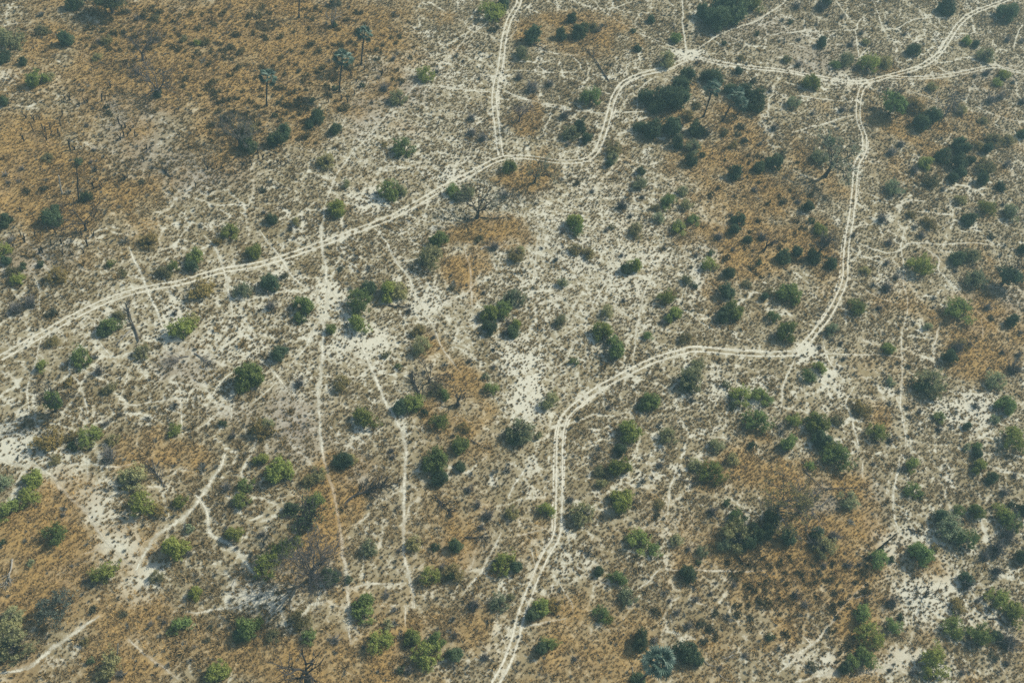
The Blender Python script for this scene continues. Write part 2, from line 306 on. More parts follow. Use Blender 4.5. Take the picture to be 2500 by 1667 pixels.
# ------------------------------------------------------------------ mesh helpers
def new_mesh(name, v, f, m, attr=None, smooth_=False):
    me = bpy.data.meshes.new(name)
    v = np.asarray(v, np.float32); 
    if isinstance(f, np.ndarray):
        k = f.shape[1]; me.vertices.add(len(v)); me.vertices.foreach_set('co', v.ravel())
        me.loops.add(f.size); me.loops.foreach_set('vertex_index', f.astype(np.int32).ravel())
        me.polygons.add(len(f)); me.polygons.foreach_set('loop_start', np.arange(0, f.size, k, dtype=np.int32))
        me.update(calc_edges=True)
    else: me.from_pydata([tuple(p) for p in v], [], f)
    if attr:
        for an, (dom, data) in attr.items():
            a = me.attributes.new(an, 'FLOAT', dom); a.data.foreach_set('value', np.asarray(data, np.float32))
    if smooth_: me.polygons.foreach_set('use_smooth', np.ones(len(me.polygons), bool))
    if m: me.materials.append(m)
    return me
def link(name, data, parent=None, loc=None, rot=None, scl=None, color=None):
    o = bpy.data.objects.new(name, data); COL.objects.link(o)
    if parent: o.parent = parent
    if loc is not None: o.location = loc
    if rot is not None: o.rotation_euler = rot
    if scl is not None: o.scale = scl
    if color is not None: o.color = (*color, 1.0)
    return o
def tag(o, label=None, cat=None, group=None, kind=None):
    if label: o['label'] = label
    if cat: o['category'] = cat
    if group: o['group'] = group
    if kind: o['kind'] = kind
    return o

# ------------------------------------------------------------------ ground: one sheet to the horizon, fine where the photo looks
def axis(a, b, step):
    core = np.arange(a, b + .01, step); ext = []; d = step * 2; x = 0
    while x < 6000: x += d; ext.append(x); d *= 1.35
    ext = np.array(ext); return np.concatenate([(a - ext)[::-1], core, core[-1] + ext])
GS = .55
gxs, gys = axis(GX0, GX1, GS), axis(GY0, GY1, GS)
GXX, GYY = np.meshgrid(gxs, gys, indexing='ij')
inside = (GXX >= GX0) & (GXX <= GX1) & (GYY >= GY0) & (GYY <= GY1)
zO = zone_value(ZO, GXX, GYY); zW = zone_value(ZW, GXX, GYY, 3.0, .7); zG = zone_value(ZG, GXX, GYY, 4.0)
zW = zW * (.45 + 1.1 * fbm(GXX, GYY, 5, 49, 4))
far_o = np.where(inside, 0, smooth(.5, .65, fbm(GXX, GYY, 60, 61)) * .8)
zO = np.maximum(zO, far_o)
zW = np.maximum(zW, .35 * (1 - smooth(.15, 1.1, np.minimum(rlook(R_RUT, GXX, GYY), rlook(R_TRAIL, GXX, GYY) * .9))) * inside)
zO = smooth(.10, .98, zO + (fbm(GXX, GYY, 9, 41, 5) - .5) * 1.5 * smooth(.0, .4, zO)); zG = np.clip(zG * (.6 + .8 * fbm(GXX, GYY, 5, 44)), 0, 1) * .85
zW = np.maximum(zW, np.where(inside, (1 - smooth(.5, 1.5, web_near(GXX, GYY))) * (1 - .75 * zO) * (.34 + .36 * smooth(.35, .7, fbm(GXX, GYY, 12, 57, 3))), 0))
zW = np.maximum(zW, smooth(.62, .80, fbm(GXX, GYY, 4.5, 47, 3)) * .6 * (1 - zO))
near = np.minimum(rlook(R_RUT, GXX, GYY), rlook(R_TRAIL, GXX, GYY) * .8)
amp = smooth(.4, 2.2, near) * (.10 + .28 * zO)
GH = (fbm(GXX, GYY, 5.0, 51, 3) - .5) * 2 * amp + (fbm(GXX, GYY, 40, 55, 2) - .5) * 1.2
GH = np.where(inside, GH, (fbm(GXX, GYY, 40, 55, 2) - .5) * 1.2)
nx_, ny_ = len(gxs), len(gys)
idx = np.arange(nx_ * ny_).reshape(nx_, ny_)
faces = np.stack([idx[:-1, :-1], idx[1:, :-1], idx[1:, 1:], idx[:-1, 1:]], -1).reshape(-1, 4)
gm = new_mesh('ground', np.stack([GXX, GYY, GH], -1).reshape(-1, 3), faces, m_ground, smooth_=True)
za = gm.attributes.new('zone', 'FLOAT_COLOR', 'POINT')
za.data.foreach_set('color', np.stack([zO, zW, zG, np.ones_like(zO)], -1).astype(np.float32).ravel())
tag(link('ground', gm), 'pale sand plain with orange dry-grass patches under all the bushes', 'ground', kind='structure')
ci0 = int(np.searchsorted(gxs, GX0 - .01)); cj0 = int(np.searchsorted(gys, GY0 - .01))
def gsample(F, x, y):
    x = np.asarray(x, float); y = np.asarray(y, float)
    u = np.clip((x - GX0) / GS, 0, (GX1 - GX0) / GS - 1.01); v = np.clip((y - GY0) / GS, 0, (GY1 - GY0) / GS - 1.01)
    i = np.floor(u).astype(int); j = np.floor(v).astype(int); fu = u - i; fv = v - j; i = i + ci0; j = j + cj0
    return (F[i, j] * (1 - fu) + F[i + 1, j] * fu) * (1 - fv) + (F[i, j + 1] * (1 - fu) + F[i + 1, j + 1] * fu) * fv
def gz(x, y): return float(gsample(GH, x, y))

# wheel ruts and trails: thin sheets just above the soil
def strip(name, c, halfw, m, z, seed, fade=None):
    n = normals(c); k = len(c); s = np.arange(k)
    wl = halfw * (.5 + .4 * vnoise(s, s * 0 + seed, 3, 71) + .7 * vnoise(s, s * 0 + seed, 40, 73)); wr = halfw * (.5 + .4 * vnoise(s, s * 0 + seed + 9, 3, 72) + .7 * vnoise(s, s * 0 + seed + 5, 40, 74))
    if fade is not None: wl = wl * (.35 + .65 * fade); wr = wr * (.35 + .65 * fade)
    A = c + n * wl[:, None]; B = c - n * wr[:, None]
    P = np.stack([A, c, B], 1).reshape(-1, 2)
    zz = gsample(GH, P[:, 0], P[:, 1]) + z
    i = np.arange(k - 1) * 3
    f = np.concatenate([np.stack([i, i + 1, i + 4, i + 3], 1), np.stack([i + 1, i + 2, i + 5, i + 4], 1)])
    og = gsample(zO, P[:, 0], P[:, 1]) * (.1 if halfw > .6 or m is m_rut else .7)
    me = new_mesh(name, np.column_stack([P, zz]), f, m, {'across': ('POINT', np.tile([1., 0., -1.], k)), 'orange': ('POINT', og)})
    return me
TRACK_LABELS = ['double wheel track running from the left edge to the top right corner', 'double wheel track climbing straight to the top edge',
 'double wheel track curving down the right side past the round green tree', 'double wheel track bending from the right down to the bottom edge', 'faint double wheel track leaving to the right edge']
for k, c in enumerate(track_lines):
    root = link('sand_track', None); tag(root, TRACK_LABELS[k], 'track', kind='structure')
    n = normals(c)
    for q, s in enumerate((-.5, .5)):
        link('wheel_rut', strip('wheel_rut', c + n * (s * GAUGE), (.29 if k < 4 else .21), m_rut, .035 + .004 * k, k * 5 + q), root)
for k, c in enumerate(track_lines):                       # places where drivers left the ruts and came back
    r = random.Random(k + 3); n = normals(c); root = [o for o in scene.objects if o.name.split('.')[0] == 'sand_track'][k]
    for q in range(len(c) // 150 + 1):
        L = r.randint(50, 110); i = r.randint(0, max(1, len(c) - L - 1)); j = min(len(c), i + L); a = np.sin(np.linspace(0, np.pi, j - i)) ** .7
        off = r.choice((-1, 1)) * (.5 * GAUGE + r.uniform(.4, 1.2) * a)
        link('wheel_rut', strip('wheel_rut', c[i:j] + n[i:j] * off[:, None], .20, m_rut, .030, 60 + k * 9 + q, np.minimum(1, a * 1.5)), root)
for k, (w, c, fade) in enumerate(trail_lines):
    o = link('animal_trail', strip('animal_trail', c, w * .46, m_trail, .015 + .0006 * (k % 20), 100 + k, fade))
    tag(o, kind='structure')

# ------------------------------------------------------------------ grass (uncountable): tufts placed point by point, instanced
def blade_clump(name, n, h, spread, width, seed):
    r = np.random.default_rng(seed); v = []; f = []
    a = r.random(n) * 2 * np.pi; lean = r.random(n) ** .7 * spread; hh = h * (.55 + .6 * r.random(n)); b0 = r.random(n) * .28 * spread
    for i in range(n):
        d = np.array([math.cos(a[i]), math.sin(a[i])]); s = np.array([-d[1], d[0]]) * width * (.6 + .8 * r.random())
        p0 = d * b0[i]; mid = p0 + d * lean[i] * .45; tip = p0 + d * lean[i]
        q = len(v)
        v += [(*(p0 - s), -.05), (*(p0 + s), -.05), (*(mid + s * .8), hh[i] * .75), (*(mid - s * .8), hh[i] * .75), (*tip, hh[i])]
        f += [(q, q + 1, q + 2), (q, q + 2, q + 3), (q + 3, q + 2, q + 4)]
    return new_mesh(name, v, np.array(f), m_grass, {'leafvar': ('FACE', np.repeat(r.random(n), 3))})
def scatter_object(name, protos, P, yaw, scl, var, tint, label, cat):
    coll = bpy.data.collections.new(name + '_kinds')
    for k, me in enumerate(protos): coll.objects.link(bpy.data.objects.new('%s_kind_%02d' % (name, k), me))
    me = bpy.data.meshes.new(name); me.vertices.add(len(P)); me.vertices.foreach_set('co', np.asarray(P, np.float32).ravel())
    def at_(n, t, key, d): a = me.attributes.new(n, t, 'POINT'); a.data.foreach_set(key, d)
    at_('yaw', 'FLOAT_VECTOR', 'vector', np.column_stack([yaw * 0, yaw * 0, yaw]).astype(np.float32).ravel())
    at_('size', 'FLOAT_VECTOR', 'vector', np.asarray(scl, np.float32).ravel()); at_('pick', 'INT', 'value', np.asarray(var, np.int32))
    at_('tint', 'FLOAT_COLOR', 'color', np.column_stack([tint, np.ones(len(P))]).astype(np.float32).ravel())
    o = link(name, me); g = bpy.data.node_groups.new(name, 'GeometryNodeTree')
    g.interface.new_socket('Geometry', in_out='INPUT', socket_type='NodeSocketGeometry'); g.interface.new_socket('Geometry', in_out='OUTPUT', socket_type='NodeSocketGeometry')
    gi = g.nodes.new('NodeGroupInput'); go = g.nodes.new('NodeGroupOutput'); ip = g.nodes.new('GeometryNodeInstanceOnPoints')
    cinf = g.nodes.new('GeometryNodeCollectionInfo'); cinf.inputs['Collection'].default_value = coll; cinf.inputs['Separate Children'].default_value = True
    def na(n, t): a = g.nodes.new('GeometryNodeInputNamedAttribute'); a.data_type = t; a.inputs[0].default_value = n; return a.outputs[0]
    g.links.new(gi.outputs[0], ip.inputs['Points']); g.links.new(cinf.outputs[0], ip.inputs['Instance']); ip.inputs['Pick Instance'].default_value = True
    g.links.new(na('pick', 'INT'), ip.inputs['Instance Index']); g.links.new(na('yaw', 'FLOAT_VECTOR'), ip.inputs['Rotation']); g.links.new(na('size', 'FLOAT_VECTOR'), ip.inputs['Scale'])
    g.links.new(ip.outputs[0], go.inputs[0])
    md = o.modifiers.new('placing', 'NODES'); md.node_group = g
    return tag(o, label, cat, kind='stuff')
def jitter_grid(step, jit):
    xs = np.arange(GX0 + 2, GX1 - 2, step); ys = np.arange(GY0 + 2, GY1 - 2, step)
    X, Y = np.meshgrid(xs, ys, indexing='ij'); X = X + (np.arange(len(ys)) % 2)[None] * step * .5
    X = (X + (rng.random(X.shape) - .5) * jit * step).ravel(); Y = (Y + (rng.random(Y.shape) - .5) * jit * step).ravel()
    q = np.stack([X, Y, 0 * X], 1) - CP; zz = q @ FWD; px = PW / 2 + FPX * (q @ CR) / zz; py = PH / 2 - FPX * (q @ CU) / zz
    k = (zz > 20) & (px > -120) & (px < PW + 120) & (py > -90) & (py < PH + 160)     # the part of the plain in view, with a margin
    return X[k], Y[k]
X, Y = jitter_grid(.80, 1.0)
o_ = gsample(zO, X, Y); w_ = gsample(zW, X, Y); g_ = gsample(zG, X, Y)
dens = .25 + 1.0 * fbm(X, Y, 11, 81) + .6 * (fbm(X, Y, 3.2, 84) - .5) + .12
dens = dens * (1 - .50 * np.clip(w_, 0, 1.2)) * (1 - .45 * g_) * (1 - .35 * o_)
rut = rlook(R_RUT, X, Y); trl = rlook(R_TRAIL, X, Y)
size = .24 + .36 * rng.random(len(X)) ** 1.5 + .16 * (fbm(X, Y, 12, 88) - .5)
size = size * (.72 + .6 * fbm(X, Y, 25, 89)); size = np.where(rng.random(len(X)) < .05, size * (1.5 + .7 * rng.random(len(X))), size)
keep = (rng.random(len(X)) < dens) & (rut > .20 + size * .55) & (trl > .55 + size * .65) & ((web_near(X, Y) > .9 + size * .8) | (o_ > .6))
X, Y, size, o_, g_ = X[keep], Y[keep], size[keep], o_[keep], g_[keep]
n = len(X); t = rng.random((n, 1))
tint = np.array([.28, .205, .095]) * (1 - t) + np.array([.195, .145, .072]) * t
tint = tint * (.55 + .55 * fbm(X, Y, 18, 93) + .5 * rng.random(n))[:, None]
tint = tint * (1 - o_[:, None] * .8) + np.array([.29, .19, .080]) * (o_[:, None] * .8)
gr = rng.random(n) < .10; tint[gr] = np.array([.13, .13, .11]) * (.8 + .4 * rng.random((gr.sum(), 1)))
tprot = [blade_clump('tussock_%d' % k, 40, .95, 1.05, .085, 200 + k) for k in range(6)]
scl = np.column_stack([size * (.85 + .4 * rng.random(n)), size * (.85 + .4 * rng.random(n)), size * (.62 + .32 * rng.random(n))])
scatter_object('grass_tussocks', tprot, np.column_stack([X, Y, gsample(GH, X, Y)]), rng.random(n) * 6.283, scl, rng.integers(0, 6, n), tint, 'countless small brown grass tussocks dotted over the pale sand', 'grass')
N_TUS = n
X, Y = jitter_grid(.70, 1.0)
o_ = gsample(zO, X, Y); rut = rlook(R_RUT, X, Y); trl = rlook(R_TRAIL, X, Y)
keep = (rng.random(len(X)) < ((.08 + .42 * smooth(.48, .68, fbm(X, Y, 15, 99))) * (1 - gsample(zW, X, Y).clip(0, 1)) + .75 * o_) * (.55 + .8 * fbm(X, Y, 3, 98))) & (rut > .45) & (trl > .8)
X, Y, o_ = X[keep], Y[keep], o_[keep]; n = len(X); size = .24 + .26 * rng.random(n)
t = fbm(X, Y, 10, 95)[:, None]
tint = np.array([.51, .335, .118]) * t + np.array([.42, .300, .135]) * (1 - t); t2 = smooth(.45, .65, fbm(X, Y, 4, 96))[:, None]; tint = tint * (1 - t2) + np.array([.31, .215, .095]) * t2; tint = tint * (.7 + .6 * rng.random((n, 1)))
pale = o_ < .3; tint[pale] = np.array([.36, .285, .165]) * (.8 + .4 * rng.random((pale.sum(), 1)))
gprot = [blade_clump('straw_%d' % k, 22, 1.1, 1.25, .06, 300 + k) for k in range(5)]
scatter_object('dry_grass', gprot, np.column_stack([X, Y, gsample(GH, X, Y)]), rng.random(n) * 6.283, np.column_stack([size, size, size * (.7 + .5 * rng.random(n))]), rng.integers(0, 5, n), tint, 'fine orange dry grass filling the orange patches', 'grass')
print('tussocks', N_TUS, 'straw', n)

# ------------------------------------------------------------------ wood: tapered tubes
class Tubes:
    def __init__(self): self.v = []; self.f = []
    def add(self, pts, rad, sides=5, cap=True):
        pts = [np.asarray(p, float) for p in pts]; b = len(self.v); n = len(pts)
        for i, p in enumerate(pts):
            t = pts[min(i + 1, n - 1)] - pts[max(i - 1, 0)]; t = t / (np.linalg.norm(t) + 1e-9)
            u = np.cross(t, (0, 0, 1.0) if abs(t[2]) < .9 else (1.0, 0, 0)); u /= np.linalg.norm(u); w = np.cross(t, u)
            for k in range(sides):
                a = 2 * math.pi * k / sides; self.v.append(p + (u * math.cos(a) + w * math.sin(a)) * rad[i])
        for i in range(n - 1):
            for k in range(sides):
                q = b + i * sides; self.f.append((q + k, q + (k + 1) % sides, q + sides + (k + 1) % sides, q + sides + k))
        if cap: self.f.append(tuple(b + (n - 1) * sides + k for k in range(sides)))
    def mesh(self, name): return new_mesh(name, self.v, self.f, m_wood)

def leaf_quads(centres, size, r, up=.55, out_dir=None):
    n = len(centres)
    d = r.normal(size=(n, 3)) * .75; d[:, 2] += up
    if out_dir is not None: d = d + out_dir * .9
    d /= np.linalg.norm(d, axis=1)[:, None]
    a = np.cross(d, r.normal(size=(n, 3))); a /= np.linalg.norm(a, axis=1)[:, None] + 1e-9; b = np.cross(d, a)
    s = size * (.6 + .8 * r.random(n)); a = a * s[:, None]; b = b * (s * .62)[:, None]
    v = np.stack([centres - a, centres + b, centres + a, centres - b], 1).reshape(-1, 3)
    return v, np.arange(4 * n).reshape(n, 4)

def crown_mesh(name, seed, lobes, n, leaf, tall=.8, wisp=.2, hollow=.5, spread=.62, lobe=(.26, .46), low=.12):
    """foliage of unit radius: leaf sprays over uneven lobes, loose at the rim"""
    r = np.random.default_rng(seed); pts = []; L = []
    for k in range(lobes):
        a = r.random() * 6.283; q = math.sqrt(r.random()) * spread; rad = lobe[0] + (lobe[1] - lobe[0]) * r.random()
        h = low + (tall * 1.5 - low) * (1 - (q / max(spread, .01)) ** 2 * .75) * (.35 + .65 * r.random())
        L.append((q * math.cos(a), q * math.sin(a), max(h - rad * .3, rad * .55 + low), rad))
    w = np.array([l[3] ** 2 for l in L]); w /= w.sum()
    which = r.choice(len(L), n, p=w); L = np.array(L)
    nc = max(60, n // 14)                                  # sprays: leaves sit together on twig ends
    cd = r.normal(size=(nc, 3)); cd /= np.linalg.norm(cd, axis=1)[:, None]; cr = hollow + (1 - hollow) * r.random(nc) ** .6
    cr = np.where(r.random(nc) < wisp, cr * (1.1 + .35 * r.random(nc)), cr)
    cw = r.choice(len(L), nc, p=w)
    cc = L[cw, :3] + cd * (cr * L[cw, 3])[:, None] * np.array([1, 1, .85])
    pick = r.integers(0, nc, n)
    P = cc[pick] + r.normal(size=(n, 3)) * np.array([.055, .055, .045])
    P[:, 2] = np.abs(P[:, 2] - .03) + .03
    v, f = leaf_quads(P, leaf, r, .5, cd[pick])
    lv = np.clip(.35 + .3 * (r.random(nc)[pick] - .5) + .5 * r.random(n), 0, 1)
    return new_mesh(name, v, f, m_leaf, {'leafvar': ('FACE', lv)})

def stems_mesh(name, seed, k=6, tall=.8):
    r = np.random.default_rng(seed); T = Tubes()
    for i in range(k):
        a = 6.283 * i / k + r.random(); l = .45 + .3 * r.random(); p = np.array([.05 * math.cos(a), .05 * math.sin(a), -.05]); pts = [p]
        for s in range(1, 4):
            q = s / 3; pts.append(np.array([math.cos(a + .3 * q) * l * q ** 1.2, math.sin(a + .3 * q) * l * q ** 1.2, tall * 1.1 * q * (.7 + .3 * r.random())]))
        T.add(pts, [.045, .034, .022, .010], 4)
    return T.mesh(name)

def twig_ball(name, seed, k=26, tall=.8, th=.011):
    """leafless shrub: stems fanning out from one foot and dividing into twigs, unit radius"""
    r = np.random.default_rng(seed); T = Tubes()
    for i in range(k):
        a = r.random() * 6.283; el = math.radians(18 + 62 * r.random()); L = (.55 + .5 * r.random())
        d = np.array([math.cos(a) * math.cos(el), math.sin(a) * math.cos(el), math.sin(el) * tall * 1.2]); p = np.array([r.normal() * .06, r.normal() * .06, -.04]); pts = [p.copy()]
        for s in range(3): d = d + r.normal(size=3) * .14; p = p + d * L / 3; p[2] = max(p[2], .03); pts.append(p.copy())
        T.add(pts, [th * 2.2, th * 1.7, th * 1.2, th * .7], 3, False)
        for j in range(5):
            q = pts[1 + j % 3]; e = d + r.normal(size=3) * .55; e /= np.linalg.norm(e) + 1e-9; l2 = .16 + .28 * r.random()
            m = q + e * l2 * .5 + r.normal(size=3) * .03; t = q + e * l2; t[2] = max(t[2], .02)
            T.add([q, m, t], [th * 1.2, th, th * .6], 3, False)
    return T.mesh(name)

PROTO = {
 'full':   [crown_mesh('full_crown_%d' % k, 400 + k, 10, 5200, .046, .62, .30, .45) for k in range(5)],
 'loose':  [crown_mesh('loose_crown_%d' % k, 420 + k, 12, 3200, .043, .62, .5, .28, .7) for k in range(5)],
 'dense':  [crown_mesh('dense_crown_%d' % k, 440 + k, 11, 5600, .046, .66, .22, .5, .62) for k in range(5)],
 'small':  [crown_mesh('small_crown_%d' % k, 460 + k, 7, 1100, .070, .6, .4, .35) for k in range(5)],
 'mound':  [crown_mesh('mound_crown_%d' % k, 480 + k, 9, 800, .085, .33, .35, .45, .75) for k in range(5)],
}
STEMS = [stems_mesh('bush_stems_%d' % k, 500 + k) for k in range(4)]
TWIGS = [twig_ball('shrub_twigs_%d' % k, 520 + k) for k in range(6)]
KIND = {  # crown kind, leaf colour, name, colour word
 'G': ('full', (.175, .228, .070), 'leafy_bush', 'green'), 'Y': ('full', (.23, .255, .070), 'leafy_bush', 'yellow-green'), 'P': ('loose', (.26, .28, .150), 'leafy_bush', 'pale grey-green'),
 'D': ('dense', (.074, .108, .056), 'dense_bush', 'dark green'), 'O': ('loose', (.20, .18, .082), 'dry_bush', 'olive-brown'), 'S': (None, (.12, .11, .105), 'bare_shrub', 'leafless grey'),
 'B': ('small', (.095, .095, .060), 'dry_bush', 'dull dark')}

